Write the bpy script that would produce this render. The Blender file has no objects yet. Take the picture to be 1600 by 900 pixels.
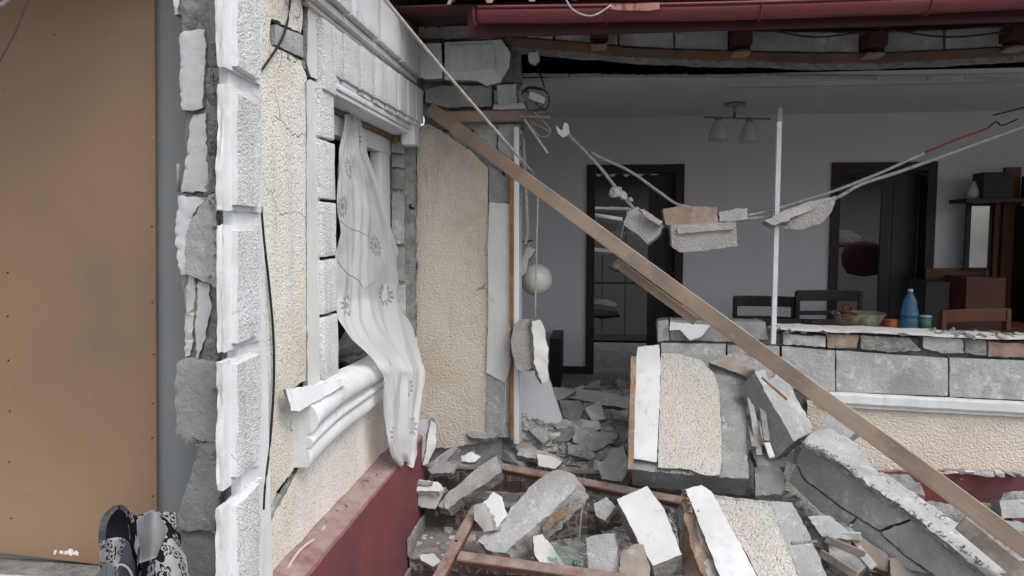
import bpy, bmesh, math, random
from mathutils import Vector, Matrix, noise
from mathutils.geometry import delaunay_2d_cdt
random.seed(7)
sc = bpy.context.scene
C = bpy.context.collection
V = Vector
# ---------------------------------------------------------------- camera
FPX = 1155.0
YAW = math.atan(124/FPX); PITCH = math.atan(89/FPX)
CAM = V((0, 0, 1.41))
Fw = V((-math.sin(YAW)*math.cos(PITCH), math.cos(YAW)*math.cos(PITCH), -math.sin(PITCH)))
Rt = V((math.cos(YAW), math.sin(YAW), 0)); Up = Rt.cross(Fw)
cd = bpy.data.cameras.new('camera'); co = bpy.data.objects.new('camera', cd); C.objects.link(co)
cd.sensor_width = 36; cd.lens = 36*FPX/1600; cd.clip_start = .05; cd.clip_end = 500
mr = Matrix((Rt, Up, -Fw)).transposed().to_4x4(); mr.translation = CAM
co.matrix_world = mr; sc.camera = co
# ---------------------------------------------------------------- sky, sun, exposure
SUN_EL, SUN_AZ = math.radians(52), math.radians(130)
w = bpy.data.worlds.new('World'); sc.world = w; w.use_nodes = True
nt = w.node_tree; bg = nt.nodes['Background']
sky = nt.nodes.new('ShaderNodeTexSky'); sky.sky_type = 'NISHITA'; sky.sun_disc = False
sky.sun_elevation = SUN_EL; sky.sun_rotation = SUN_AZ; sky.dust_density = 4; sky.air_density = 1
hs = nt.nodes.new('ShaderNodeHueSaturation'); hs.inputs['Saturation'].default_value = .30
nt.links.new(sky.outputs[0], hs.inputs['Color']); nt.links.new(hs.outputs[0], bg.inputs[0])
bg.inputs[1].default_value = .15
sd = bpy.data.lights.new('sun', 'SUN'); sd.energy = .75; sd.angle = math.radians(40); sd.color = (1, .97, .93)
so = bpy.data.objects.new('sun', sd); C.objects.link(so)
sdir = V((math.sin(SUN_AZ)*math.cos(SUN_EL), math.cos(SUN_AZ)*math.cos(SUN_EL), math.sin(SUN_EL)))
so.rotation_euler = sdir.to_track_quat('Z', 'Y').to_euler(); so.location = sdir*20
sc.view_settings.view_transform = 'Standard'; sc.view_settings.look = 'None'
sc.view_settings.exposure = 0.56; sc.view_settings.gamma = 1
# ---------------------------------------------------------------- pixel rays onto real planes
def ray(u, v): return Fw + Rt*((u-800)/FPX) - Up*((v-450)/FPX)
def PY(u, v, Y): d = ray(u, v); return CAM + d*(Y/d.y)
def PX(u, v, X): d = ray(u, v); return CAM + d*(X/d.x)
def PZ(u, v, Z): d = ray(u, v); return CAM + d*((Z-CAM.z)/d.z)
def PP(u, v, p, n): d = ray(u, v); return CAM + d*((p-CAM).dot(n)/d.dot(n))
# ---------------------------------------------------------------- materials
def mat(name, c1, c2=None, ns=6, rough=.85, bumps=(), dust=None, spots=None, metal=0, spec=.3, detail=6, contrast=(.35, .65), stain=None, pits=None, grain=None, cracks=None, streak=None):
    m = bpy.data.materials.new(name); m.use_nodes = True; t = m.node_tree; N = t.nodes; L = t.links
    b = N['Principled BSDF']; b.inputs['Roughness'].default_value = rough; b.inputs['Metallic'].default_value = metal
    b.inputs['Specular IOR Level'].default_value = spec
    tc = N.new('ShaderNodeTexCoord'); oi = N.new('ShaderNodeObjectInfo')
    ad = N.new('ShaderNodeVectorMath'); ad.operation = 'ADD'
    ml = N.new('ShaderNodeMath'); ml.operation = 'MULTIPLY'; ml.inputs[1].default_value = 37
    L.new(oi.outputs['Random'], ml.inputs[0]); L.new(tc.outputs['Object'], ad.inputs[0]); L.new(ml.outputs[0], ad.inputs[1])
    co_ = ad.outputs[0]
    def nz(sc_, det=6, r=.6):
        n = N.new('ShaderNodeTexNoise'); n.inputs['Scale'].default_value = sc_; n.inputs['Detail'].default_value = det
        n.inputs['Roughness'].default_value = r; L.new(co_, n.inputs['Vector']); return n.outputs['Fac']
    def ramp(fac, a, b_, ca=(0, 0, 0, 1), cb=(1, 1, 1, 1)):
        r = N.new('ShaderNodeValToRGB'); r.color_ramp.elements[0].position = a; r.color_ramp.elements[1].position = b_
        r.color_ramp.elements[0].color = ca; r.color_ramp.elements[1].color = cb; L.new(fac, r.inputs[0]); return r.outputs[0]
    def mix(fac, a, b_):
        x = N.new('ShaderNodeMix'); x.data_type = 'RGBA'
        if isinstance(fac, float): x.inputs[0].default_value = fac
        else: L.new(fac, x.inputs[0])
        for i, q in ((6, a), (7, b_)):
            if isinstance(q, tuple): x.inputs[i].default_value = (*q, 1)
            else: L.new(q, x.inputs[i])
        return x.outputs[2]
    col = mix(ramp(nz(ns, detail), *contrast), c1, c2 or tuple(x*.8 for x in c1))
    if spots:      # (colour, scale, low, high)
        col = mix(ramp(nz(spots[1], 8, .7), spots[2], spots[3]), col, spots[0])
    if stain:      # large soft stains
        col = mix(ramp(nz(stain[1], 3, .5), stain[2], stain[3]), col, stain[0])
    if grain:
        wv_ = N.new('ShaderNodeMapping'); wv_.inputs['Scale'].default_value = (.4, 17, 17); L.new(co_, wv_.inputs[0])
        g2 = N.new('ShaderNodeTexNoise'); g2.inputs['Scale'].default_value = 3; g2.inputs['Detail'].default_value = 4; L.new(wv_.outputs[0], g2.inputs['Vector'])
        gm = N.new('ShaderNodeMath'); gm.operation = 'MULTIPLY'; gm.inputs[1].default_value = grain[1]; L.new(ramp(g2.outputs['Fac'], .4, .62), gm.inputs[0])
        col = mix(gm.outputs[0], col, grain[0])
    if streak:     # rain and dirt runs (colour, low, high)
        sm_ = N.new('ShaderNodeMapping'); sm_.inputs['Scale'].default_value = (14, 14, 1.1); L.new(co_, sm_.inputs[0])
        s2_ = N.new('ShaderNodeTexNoise'); s2_.inputs['Scale'].default_value = 1.5; s2_.inputs['Detail'].default_value = 6; L.new(sm_.outputs[0], s2_.inputs['Vector'])
        col = mix(ramp(s2_.outputs['Fac'], streak[1], streak[2]), col, streak[0])
    if cracks:     # hairline cracks (colour, scale, width)
        cn = N.new('ShaderNodeTexNoise'); cn.inputs['Scale'].default_value = 5; cn.inputs['Detail'].default_value = 6; L.new(co_, cn.inputs['Vector'])
        cm_ = N.new('ShaderNodeVectorMath'); cm_.operation = 'MULTIPLY_ADD'; cm_.inputs[1].default_value = (.22,)*3; L.new(cn.outputs['Color'], cm_.inputs[0]); L.new(co_, cm_.inputs[2])
        cv = N.new('ShaderNodeTexVoronoi'); cv.feature = 'DISTANCE_TO_EDGE'; cv.inputs['Scale'].default_value = cracks[1]; L.new(cm_.outputs[0], cv.inputs['Vector'])
        ck = N.new('ShaderNodeMath'); ck.operation = 'MULTIPLY'; L.new(ramp(cv.outputs['Distance'], 0, cracks[2], (1, 1, 1, 1), (0, 0, 0, 1)), ck.inputs[0]); L.new(ramp(nz(1.7, 2), .56, .62), ck.inputs[1])
        col = mix(ck.outputs[0], col, cracks[0])
    if pits:  # colour specks; on the pebbledash they paint in shadow between the grains
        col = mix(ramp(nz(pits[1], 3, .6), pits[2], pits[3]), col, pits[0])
    if dust:       # settled dust on upward faces (colour, strength)
        g = N.new('ShaderNodeNewGeometry'); s = N.new('ShaderNodeSeparateXYZ'); L.new(g.outputs['Normal'], s.inputs[0])
        a = ramp(s.outputs['Z'], .35, .9); k = N.new('ShaderNodeMath'); k.operation = 'MULTIPLY'
        L.new(a, k.inputs[0]); L.new(ramp(nz(9, 8, .7), .5-dust[1]*.4, .62), k.inputs[1])
        col = mix(k.outputs[0], col, dust[0])
    L.new(col, b.inputs['Base Color'])
    prev = None
    for kind, s_, st, dist in bumps:
        if kind == 'n': h = nz(s_, 5, .65)
        elif kind == 'p':    # pebbledash: grains
            vo = N.new('ShaderNodeTexVoronoi'); vo.inputs['Scale'].default_value = s_; vo.feature = 'SMOOTH_F1'
            n2 = N.new('ShaderNodeTexNoise'); n2.inputs['Scale'].default_value = s_*.6; L.new(co_, n2.inputs['Vector'])
            mx = N.new('ShaderNodeVectorMath'); mx.operation = 'MULTIPLY_ADD'; mx.inputs[1].default_value = (.02,)*3
            L.new(n2.outputs['Color'], mx.inputs[0]); L.new(co_, mx.inputs[2]); L.new(mx.outputs[0], vo.inputs['Vector'])
            h = ramp(vo.outputs['Distance'], .1, .75, (1, 1, 1, 1), (0, 0, 0, 1))
        elif kind == 'w':    # wood grain along x
            wv = N.new('ShaderNodeMapping'); wv.inputs['Scale'].default_value = (.6, 30, 30); L.new(co_, wv.inputs[0])
            n2 = N.new('ShaderNodeTexNoise'); n2.inputs['Scale'].default_value = s_; n2.inputs['Detail'].default_value = 5
            L.new(wv.outputs[0], n2.inputs['Vector']); h = n2.outputs['Fac']
        bp = N.new('ShaderNodeBump'); bp.inputs['Strength'].default_value = st; bp.inputs['Distance'].default_value = dist
        L.new(h, bp.inputs['Height'])
        if prev: L.new(prev, bp.inputs['Normal'])
        prev = bp.outputs[0]
    if prev: L.new(prev, b.inputs['Normal'])
    return m
WHD = None
DUSTC = (.36, .35, .33)
STUCD = mat('dusty_cream_pebbledash', (.62, .595, .545), (.55, .525, .475), 3, .92, [('p', 130, .9, .007), ('n', 300, .6, .002)], pits=((.30, .28, .25), 100, .56, .65))
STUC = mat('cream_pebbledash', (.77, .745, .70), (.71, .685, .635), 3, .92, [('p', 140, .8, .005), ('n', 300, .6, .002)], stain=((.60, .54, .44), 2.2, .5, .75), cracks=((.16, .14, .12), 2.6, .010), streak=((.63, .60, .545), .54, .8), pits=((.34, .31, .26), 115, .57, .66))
STUCP = mat('pinkish_pebbledash', (.69, .625, .555), (.62, .555, .485), 3, .92, [('p', 95, .8, .006), ('n', 240, .5, .002)], stain=((.55, .48, .41), 1.4, .5, .8), pits=((.45, .39, .34), 100, .62, .72))
STUCW = mat('warm_pebbledash', (.62, .57, .505), (.565, .51, .44), 2.2, .92, [('p', 100, .8, .006), ('n', 220, .5, .002)], spots=((.46, .37, .25), 2.2, .52, .75), cracks=((.20, .15, .10), 2.8, .012), streak=((.50, .45, .38), .54, .8), pits=((.36, .30, .22), 95, .60, .72))
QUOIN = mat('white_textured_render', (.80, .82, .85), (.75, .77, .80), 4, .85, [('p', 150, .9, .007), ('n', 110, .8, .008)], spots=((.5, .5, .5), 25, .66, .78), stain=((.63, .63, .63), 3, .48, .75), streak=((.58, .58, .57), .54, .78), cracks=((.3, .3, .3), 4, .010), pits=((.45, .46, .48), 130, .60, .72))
WHITE = mat('white_smooth_render', (.69, .71, .74), (.61, .63, .655), 3, .8, [('n', 26, .4, .006), ('n', 130, .5, .003)], spots=((.42, .40, .38), 14, .62, .73), stain=((.54, .53, .51), 4, .5, .78), streak=((.54, .53, .52), .54, .78), cracks=((.25, .25, .25), 4.5, .010))
PLAST = mat('white_plaster', (.62, .62, .61), (.52, .52, .51), 3, .8, [('n', 40, .3, .003)], spots=((.36, .35, .33), 11, .6, .75))
DPL = mat('dirty_plaster', (.44, .43, .42), (.33, .32, .31), 7, .92, [('p', 110, .6, .005), ('n', 40, .7, .008)], spots=((.55, .54, .53), 14, .6, .75))
AAC = mat('grey_aerated_block', (.34, .345, .35), (.235, .24, .24), 6, .95, [('n', 25, .8, .014), ('n', 110, .8, .005)], spots=((.46, .46, .46), 11, .56, .72), stain=((.22, .215, .205), 2.2, .45, .7), pits=((.16, .16, .155), 60, .62, .72))
AACL = mat('pale_aerated_block', (.46, .465, .47), (.34, .345, .345), 5, .95, [('n', 28, .8, .012), ('n', 110, .8, .005)], spots=((.60, .61, .61), 17, .53, .68), stain=((.28, .275, .265), 2.6, .5, .75), pits=((.22, .22, .22), 60, .63, .73))
MORT = mat('broken_mortar', (.37, .36, .345), (.23, .225, .215), 18, .97, [('n', 22, 1.0, .03), ('n', 90, .9, .01)], spots=((.45, .44, .42), 20, .6, .72))
DUSTY = mat('dusty_rubble', (.50, .495, .485), (.34, .335, .325), 9, .97, [('n', 18, 1.0, .03), ('n', 80, .9, .01)], spots=((.52, .51, .50), 14, .56, .7))
BRICK = mat('pale_red_brick', (.34, .25, .20), (.27, .19, .15), 12, .95, [('n', 60, .6, .006)], spots=((.42, .39, .36), 10, .5, .66))
WOOD = mat('raw_pine', (.34, .265, .205), (.225, .165, .12), 2.2, .85, [('w', 3, .5, .003), ('n', 60, .5, .003)], spots=((.11, .075, .055), 12, .62, .68), stain=((.20, .16, .135), 4, .5, .66), pits=((.36, .31, .27), 12, .62, .75), dust=((.40, .36, .32), .4), grain=((.22, .16, .115), .22))
WOODD = mat('old_brown_wood', (.19, .13, .09), (.12, .08, .055), 4, .85, [('w', 3, .7, .003)], dust=((.32, .28, .25), .4))
WOODR = mat('rotten_orange_wood', (.30, .17, .08), (.16, .09, .045), 14, .9, [('w', 4, .8, .004), ('n', 60, .6, .005)])
RUST = mat('rusty_concrete', (.33, .19, .10), (.22, .18, .15), 10, .95, [('n', 24, 1, .02), ('n', 100, .7, .006)], spots=((.34, .32, .29), 9, .5, .65))
STEEL = mat('brown_red_painted_steel', (.17, .065, .04), (.12, .045, .03), 8, .5, [('n', 60, .2, .002)], dust=((.30, .26, .24), .5), spec=.4, spots=((.27, .19, .14), 16, .62, .7))
RED = mat('oxblood_plinth_paint', (.175, .052, .058), (.14, .042, .048), 4, .8, [('n', 25, .35, .005), ('n', 150, .2, .002)], dust=((.31, .24, .23), .75), spots=((.26, .15, .15), 26, .62, .74), stain=((.11, .045, .05), 2.5, .5, .8))
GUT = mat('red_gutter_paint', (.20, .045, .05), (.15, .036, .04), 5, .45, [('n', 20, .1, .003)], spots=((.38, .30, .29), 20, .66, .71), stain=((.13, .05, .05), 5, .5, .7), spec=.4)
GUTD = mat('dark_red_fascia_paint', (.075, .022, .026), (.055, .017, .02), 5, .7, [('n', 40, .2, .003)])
ROOFT = mat('dusty_roof_tile', (.42, .33, .29), (.3, .2, .17), 8, .85, [('n', 50, .4, .004)])
BROWN = mat('brown_board', (.30, .19, .113), (.26, .163, .097), .9, .45, [('n', 2.5, .12, .01), ('n', 160, .12, .001)], contrast=(.2, .8), spec=.5, spots=((.36, .26, .18), 7, .68, .9), stain=((.22, .145, .095), 1.3, .5, .7), pits=((.20, .125, .075), 40, .66, .8), streak=((.265, .168, .105), .54, .8))
GREY = mat('grey_sheet', (.27, .285, .295), (.25, .265, .275), 2, .5, [('n', 3, .1, .01)], spec=.4)
WALLI = mat('grey_blue_interior_paint', (.70, .72, .76), (.67, .69, .73), 1.4, .9, [('n', 60, .08, .002)])
CEIL = mat('white_ceiling_paint', (.78, .78, .78), (.72, .72, .72), 2, .9, [('n', 60, .05, .002)])
DARKW = mat('dark_wenge_wood', (.018, .015, .017), (.012, .01, .011), 8, .45, [('w', 3, .2, .001)], spec=.4)
DARKR = mat('dark_brown_door_frame', (.035, .018, .016), (.025, .013, .012), 8, .5, [('w', 3, .2, .001)])
BLACK = mat('black_plastic', (.015, .015, .017), None, 8, .5)
BROWNF = mat('cherry_laminate', (.13, .05, .028), (.10, .038, .022), 4, .5, [('w', 3, .1, .001)])
TILEB = mat('brown_stair_tile', (.085, .06, .055), (.055, .04, .038), 20, .6, [('n', 50, .3, .003)], spots=((.2, .17, .155), 13, .5, .66))
TILEP0 = mat('patterned_pebble_tile', (.16, .12, .105), (.07, .05, .045), 24, .6, [('n', 50, .3, .003)], spots=((.24, .21, .19), 20, .55, .6), contrast=(.47, .53))
WHD = mat('dusty_white_render', (.61, .625, .645), (.53, .54, .555), 4, .85, [('n', 26, .5, .006), ('n', 120, .5, .003)], spots=((.38, .36, .34), 16, .6, .74), stain=((.50, .49, .47), 3, .5, .7))
FLOORT = mat('dusty_floor_tile', (.24, .225, .215), (.17, .155, .145), 6, .85, [('n', 40, .3, .003)], spots=((.36, .35, .34), 16, .5, .7))
CABLEB = mat('black_cable', (.012, .012, .013), None, 8, .6)
CABLEW = mat('dirty_white_cable', (.45, .43, .40), (.30, .28, .26), 30, .7)
CABLEG = mat('grey_conduit', (.36, .37, .38), (.24, .24, .24), 40, .7, spots=((.12, .10, .09), 30, .6, .68))
CABLER = mat('red_cable', (.26, .045, .04), None, 8, .6)
ALU = mat('white_aluminium_profile', (.66, .69, .73), (.55, .57, .6), 12, .45, [('n', 40, .15, .002)], spots=((.35, .33, .3), 25, .66, .72))
PVC = mat('white_pvc', (.70, .72, .74), (.62, .63, .65), 3, .4, spec=.5)
GROUND = mat('dirty_concrete_ground', (.20, .195, .185), (.13, .125, .12), 4, .95, [('n', 20, .8, .02)])
INSUL = mat('yellowed_foam', (.42, .33, .16), (.28, .2, .1), 20, .9, [('n', 50, .9, .01)])
CHROME = mat('dull_chrome', (.35, .35, .36), None, 8, .3, metal=1)
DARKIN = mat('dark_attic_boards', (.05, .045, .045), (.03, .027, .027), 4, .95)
OLDW = mat('dusty_fallen_board', (.34, .30, .26), (.24, .2, .17), 5, .9, [('w', 3, .4, .002)], spots=((.42, .41, .39), 9, .5, .65))
KITCH = mat('pale_kitchen_laminate', (.24, .245, .25), (.21, .215, .22), 4, .5)
def glass(name, col, rough=.05, alpha=.35):
    m = bpy.data.materials.new(name); m.use_nodes = True; t = m.node_tree; N = t.nodes; L = t.links
    b = N['Principled BSDF']; b.inputs['Base Color'].default_value = (*col, 1); b.inputs['Roughness'].default_value = rough
    tr = N.new('ShaderNodeBsdfTransparent'); tr.inputs[0].default_value = (*[min(1, x*1.6+.3) for x in col], 1); mx = N.new('ShaderNodeMixShader')
    mx.inputs[0].default_value = alpha; L.new(tr.outputs[0], mx.inputs[1]); L.new(b.outputs[0], mx.inputs[2])
    L.new(mx.outputs[0], N['Material Output'].inputs[0]); return m
def pebtile():
    m = mat('patterned_pebble_tile', (.125, .10, .092), (.085, .068, .062), 12, .55, [('n', 50, .3, .003)], spots=((.24, .22, .20), 9, .6, .7))
    t = m.node_tree; N = t.nodes; L = t.links; b = N['Principled BSDF']; old = b.inputs['Base Color'].links[0].from_socket
    g_ = N.new('ShaderNodeNewGeometry'); vo = N.new('ShaderNodeTexVoronoi'); vo.feature = 'DISTANCE_TO_EDGE'; vo.inputs['Scale'].default_value = 17; L.new(g_.outputs['Position'], vo.inputs['Vector'])
    r = N.new('ShaderNodeValToRGB'); r.color_ramp.elements[0].position = .03; r.color_ramp.elements[1].position = .09; L.new(vo.outputs['Distance'], r.inputs[0])
    x = N.new('ShaderNodeMix'); x.data_type = 'RGBA'; x.inputs[6].default_value = (.26, .235, .215, 1); L.new(r.outputs[0], x.inputs[0]); L.new(old, x.inputs[7]); L.new(x.outputs[2], b.inputs['Base Color']); return m
TILEP = pebtile()
GLBLUE = glass('blue_pet_plastic', (.16, .36, .52), .1, .38)
GLBOWL = glass('clear_bowl_glass', (.5, .52, .5), .08, .28)
GLOPAL = mat('opal_glass', (.62, .64, .62), (.58, .6, .58), 2, .3, spec=.5)
GLSHARD = glass('green_glass_shard', (.36, .40, .38), .05, .15)
MIRROR = mat('mirror_glass', (.55, .57, .58), None, 1, .12, metal=.7)
BLUELB = mat('blue_print_label', (.05, .14, .40), (.05, .14, .40), 3, .5, spots=((.10, .28, .06), 22, .5, .55))
LABELW = mat('white_plastic_lid', (.6, .62, .62), None, 2, .4)
ORANGE = mat('orange_jar_content', (.45, .12, .03), (.3, .09, .03), 15, .4)
APPLE = mat('yellow_green_apple', (.42, .38, .07), (.34, .34, .08), 6, .35, spec=.5)
SNACK = mat('brown_pretzel', (.22, .09, .04), (.15, .06, .03), 15, .6)
def floral(name, base, ink, scale, thin=False, rnd=.32, alpha=.93, both=False):
    m = bpy.data.materials.new(name); m.use_nodes = True; t = m.node_tree; N = t.nodes; L = t.links
    b = N['Principled BSDF']; b.inputs['Roughness'].default_value = .85; b.inputs['Specular IOR Level'].default_value = .15
    uv = N.new('ShaderNodeUVMap'); vo = N.new('ShaderNodeTexVoronoi'); vo.voronoi_dimensions = '2D'; vo.inputs['Scale'].default_value = scale
    vo.inputs['Randomness'].default_value = .7; L.new(uv.outputs[0], vo.inputs['Vector'])
    sb = N.new('ShaderNodeVectorMath'); sb.operation = 'SUBTRACT'; L.new(uv.outputs[0], sb.inputs[0])
    dv = N.new('ShaderNodeVectorMath'); dv.operation = 'SCALE'; dv.inputs['Scale'].default_value = 1.0; L.new(vo.outputs['Position'], dv.inputs[0]); L.new(dv.outputs[0], sb.inputs[1])
    sp = N.new('ShaderNodeSeparateXYZ'); L.new(sb.outputs[0], sp.inputs[0])
    def M(op, a, b_=None, c=None):
        k = N.new('ShaderNodeMath'); k.operation = op
        for i, q in enumerate((a, b_, c)):
            if q is None: continue
            if isinstance(q, (int, float)): k.inputs[i].default_value = q
            else: L.new(q, k.inputs[i])
        return k.outputs[0]
    ang = M('ARCTAN2', sp.outputs['Y'], sp.outputs['X'])
    pet = M('MULTIPLY_ADD', M('ABSOLUTE', M('SINE', M('MULTIPLY', ang, 2.5 if not thin else 6))), .55, .45)
    r = M('DIVIDE', vo.outputs['Distance'], pet)
    inside = M('LESS_THAN', r, rnd)
    rim = M('MULTIPLY', inside, M('GREATER_THAN', M('SINE', M('MULTIPLY', r, 60 if thin else 24)), -.2 if thin else .1))
    if not both:
        dot = rim
    else:
        n = N.new('ShaderNodeTexNoise'); n.inputs['Scale'].default_value = scale*.35; n.inputs['Detail'].default_value = 2; L.new(uv.outputs[0], n.inputs['Vector'])
        bgm = M('GREATER_THAN', n.outputs['Fac'], .5)
        dot = M('ABSOLUTE', M('SUBTRACT', bgm, rim))
    mx = N.new('ShaderNodeMix'); mx.data_type = 'RGBA'; mx.inputs[6].default_value = (*base, 1); mx.inputs[7].default_value = (*ink, 1)
    L.new(dot, mx.inputs[0]); L.new(mx.outputs[2], b.inputs['Base Color'])
    if thin:
        tl = N.new('ShaderNodeBsdfTranslucent'); L.new(mx.outputs[2], tl.inputs[0]); s1 = N.new('ShaderNodeMixShader'); s1.inputs[0].default_value = .25
        L.new(b.outputs[0], s1.inputs[1]); L.new(tl.outputs[0], s1.inputs[2])
        tr = N.new('ShaderNodeBsdfTransparent'); s2 = N.new('ShaderNodeMixShader'); s2.inputs[0].default_value = alpha
        L.new(tr.outputs[0], s2.inputs[1]); L.new(s1.outputs[0], s2.inputs[2]); L.new(s2.outputs[0], N['Material Output'].inputs[0])
    return m
CURT = floral('sheer_white_curtain', (.70, .71, .72), (.36, .37, .40), 3.1, True, .17, alpha=.86)
BAGM = floral('black_white_floral_cloth', (.58, .58, .60), (.02, .02, .025), 8, False, .42, both=True)
BAGIN = mat('dark_bag_lining', (.02, .022, .03), None, 5, .8)
# ---------------------------------------------------------------- object helpers
WL = {}
def setp(o, label=None, cat=None, group=None, kind=None):
    if label: o['label'] = label
    if cat: o['category'] = cat
    if group: o['group'] = group
    if kind: o['kind'] = kind
    return o
def empty(name, loc, label=None, cat=None, group=None, kind=None, parent=None):
    o = bpy.data.objects.new(name, None); C.objects.link(o); loc = V(loc)
    o.empty_display_size = .1
    if parent: o.parent = parent; o.location = loc - WL[parent]
    else: o.location = loc
    WL[o] = loc; return setp(o, label, cat, group, kind)
def mk(name, bm, mats, parent=None, smooth=False, **kw):
    """bm in world coordinates -> ONE mesh object with its origin at its centre"""
    if not isinstance(mats, (list, tuple)): mats = [mats]
    c = V((0, 0, 0))
    lo = V((1e9,)*3); hi = V((-1e9,)*3)
    for v in bm.verts:
        for i in range(3): lo[i] = min(lo[i], v.co[i]); hi[i] = max(hi[i], v.co[i])
    c = (lo+hi)/2
    for v in bm.verts: v.co -= c
    me = bpy.data.meshes.new(name); bm.to_mesh(me); bm.free()
    for m in mats: me.materials.append(m)
    if smooth:
        for p in me.polygons: p.use_smooth = True
    o = bpy.data.objects.new(name, me); C.objects.link(o)
    if parent: o.parent = parent; o.location = c - WL[parent]
    else: o.location = c
    WL[o] = c
    return setp(o, **kw)
def add_box(bm, x0, x1, y0, y1, z0, z1, mi=0, bev=0, M=None):
    r = bmesh.ops.create_cube(bm, size=1)
    vs = r['verts']
    for v in vs:
        v.co = V(((x0+x1)/2+v.co.x*(x1-x0), (y0+y1)/2+v.co.y*(y1-y0), (z0+z1)/2+v.co.z*(z1-z0)))
        if M: v.co = M @ v.co
    fs = {f for v in vs for f in v.link_faces}
    for f in fs: f.material_index = mi
    if bev:
        es = {e for v in vs for e in v.link_edges}
        bmesh.ops.bevel(bm, geom=list(es), offset=bev, segments=2, affect='EDGES', profile=.6)
    return vs
def softsharp(bm, ang=.6):
    for f in bm.faces: f.smooth = True
    for e in bm.edges:
        if len(e.link_faces) != 2 or e.calc_face_angle(0) > ang: e.smooth = False
def box(name, x0, x1, y0, y1, z0, z1, m, parent=None, bev=0, **kw):
    bm = bmesh.new(); add_box(bm, min(x0, x1), max(x0, x1), min(y0, y1), max(y0, y1), min(z0, z1), max(z0, z1), 0, bev); return mk(name, bm, m, parent, **kw)
def chipped(bm, amt, scale, seed=0):
    for v in bm.verts:
        n = noise.noise_vector(v.co*scale + V((seed, seed*1.7, 0)))
        v.co += n*amt
def rbox(name, x0, x1, y0, y1, z0, z1, m, parent=None, amt=.004, sc_=14, cuts=5, bev=.006, **kw):
    """box with worn edges and an uneven surface"""
    bm = bmesh.new(); add_box(bm, min(x0, x1), max(x0, x1), min(y0, y1), max(y0, y1), min(z0, z1), max(z0, z1), 0, bev)
    bmesh.ops.subdivide_edges(bm, edges=[e for e in bm.edges if e.calc_length() > .08], cuts=cuts, use_grid_fill=True)
    chipped(bm, amt, sc_, random.random()*50); softsharp(bm); return mk(name, bm, m, parent, **kw)
def obox(name, p0, p1, wd, th, m, parent=None, face=None, amt=0, cuts=0, bev=.003, **kw):
    """straight bar from p0 to p1, its wide face turned towards `face`; local x runs along it"""
    p0 = V(p0); p1 = V(p1); X = (p1-p0); ln = X.length; X.normalize()
    Z = V(face or (0, -1, 0)); Z = (Z - X*Z.dot(X)).normalized(); Y = Z.cross(X)
    bm = bmesh.new(); add_box(bm, -ln/2, ln/2, -wd/2, wd/2, -th/2, th/2, 0, bev)
    if cuts: bmesh.ops.subdivide_edges(bm, edges=[e for e in bm.edges if e.calc_length() > ln*.5], cuts=cuts, use_grid_fill=True)
    if amt: chipped(bm, amt, 9, random.random()*50)
    me = bpy.data.meshes.new(name); bm.to_mesh(me); bm.free(); me.materials.append(m)
    o = bpy.data.objects.new(name, me); C.objects.link(o); c = (p0+p1)/2
    R3 = Matrix((X, Y, Z)).transposed(); o.rotation_euler = R3.to_euler()
    if parent: o.parent = parent; o.location = c-WL[parent]
    else: o.location = c
    WL[o] = c; return setp(o, **kw)
def smoothpts(pts, k=4):
    if len(pts) < 3: return [V(p) for p in pts]
    P = [V(p) for p in pts]; out = []
    for i in range(len(P)-1):
        a = P[max(i-1, 0)]; b = P[i]; c = P[i+1]; d = P[min(i+2, len(P)-1)]
        for j in range(k):
            t = j/k
            out.append(.5*((2*b)+(c-a)*t+(2*a-5*b+4*c-d)*t*t+(3*b-a-3*c+d)*t**3))
    out.append(P[-1]); return out
def add_tube(bm, pts, r, n=7, k=4, mi=0):
    P = smoothpts(pts, k); rings = []
    up = V((0, 0, 1))
    for i, p in enumerate(P):
        t = (P[min(i+1, len(P)-1)]-P[max(i-1, 0)]).normalized()
        if abs(t.dot(up)) > .95: a = t.cross(V((0, 1, 0))).normalized()
        else: a = t.cross(up).normalized()
        b = t.cross(a)
        rr = r(i/(len(P)-1)) if callable(r) else r
        rings.append([bm.verts.new(p+(a*math.cos(2*math.pi*j/n)+b*math.sin(2*math.pi*j/n))*rr) for j in range(n)])
    for i in range(len(rings)-1):
        for j in range(n):
            f = bm.faces.new((rings[i][j], rings[i][(j+1) % n], rings[i+1][(j+1) % n], rings[i+1][j])); f.smooth = True; f.material_index = mi
    for q in (rings[0], rings[-1][::-1]):
        f = bm.faces.new(q); f.material_index = mi
def tube(name, pts, r, m, parent=None, n=7, k=4, **kw):
    bm = bmesh.new(); add_tube(bm, pts, r, n, k); bmesh.ops.recalc_face_normals(bm, faces=bm.faces); return mk(name, bm, m, parent, **kw)
def lathe(bm, c, prof, n=20, mi=0, axis=None):
    rings = []
    for r, z in prof:
        rings.append([bm.verts.new(V(c)+V((r*math.cos(2*math.pi*j/n), r*math.sin(2*math.pi*j/n), z))) for j in range(n)])
    for i in range(len(rings)-1):
        for j in range(n):
            f = bm.faces.new((rings[i][j], rings[i][(j+1) % n], rings[i+1][(j+1) % n], rings[i+1][j])); f.smooth = True; f.material_index = mi
    if prof[0][0] > .002: bm.faces.new(rings[0][::-1]).material_index = mi
    if prof[-1][0] > .002: bm.faces.new(rings[-1]).material_index = mi
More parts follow.
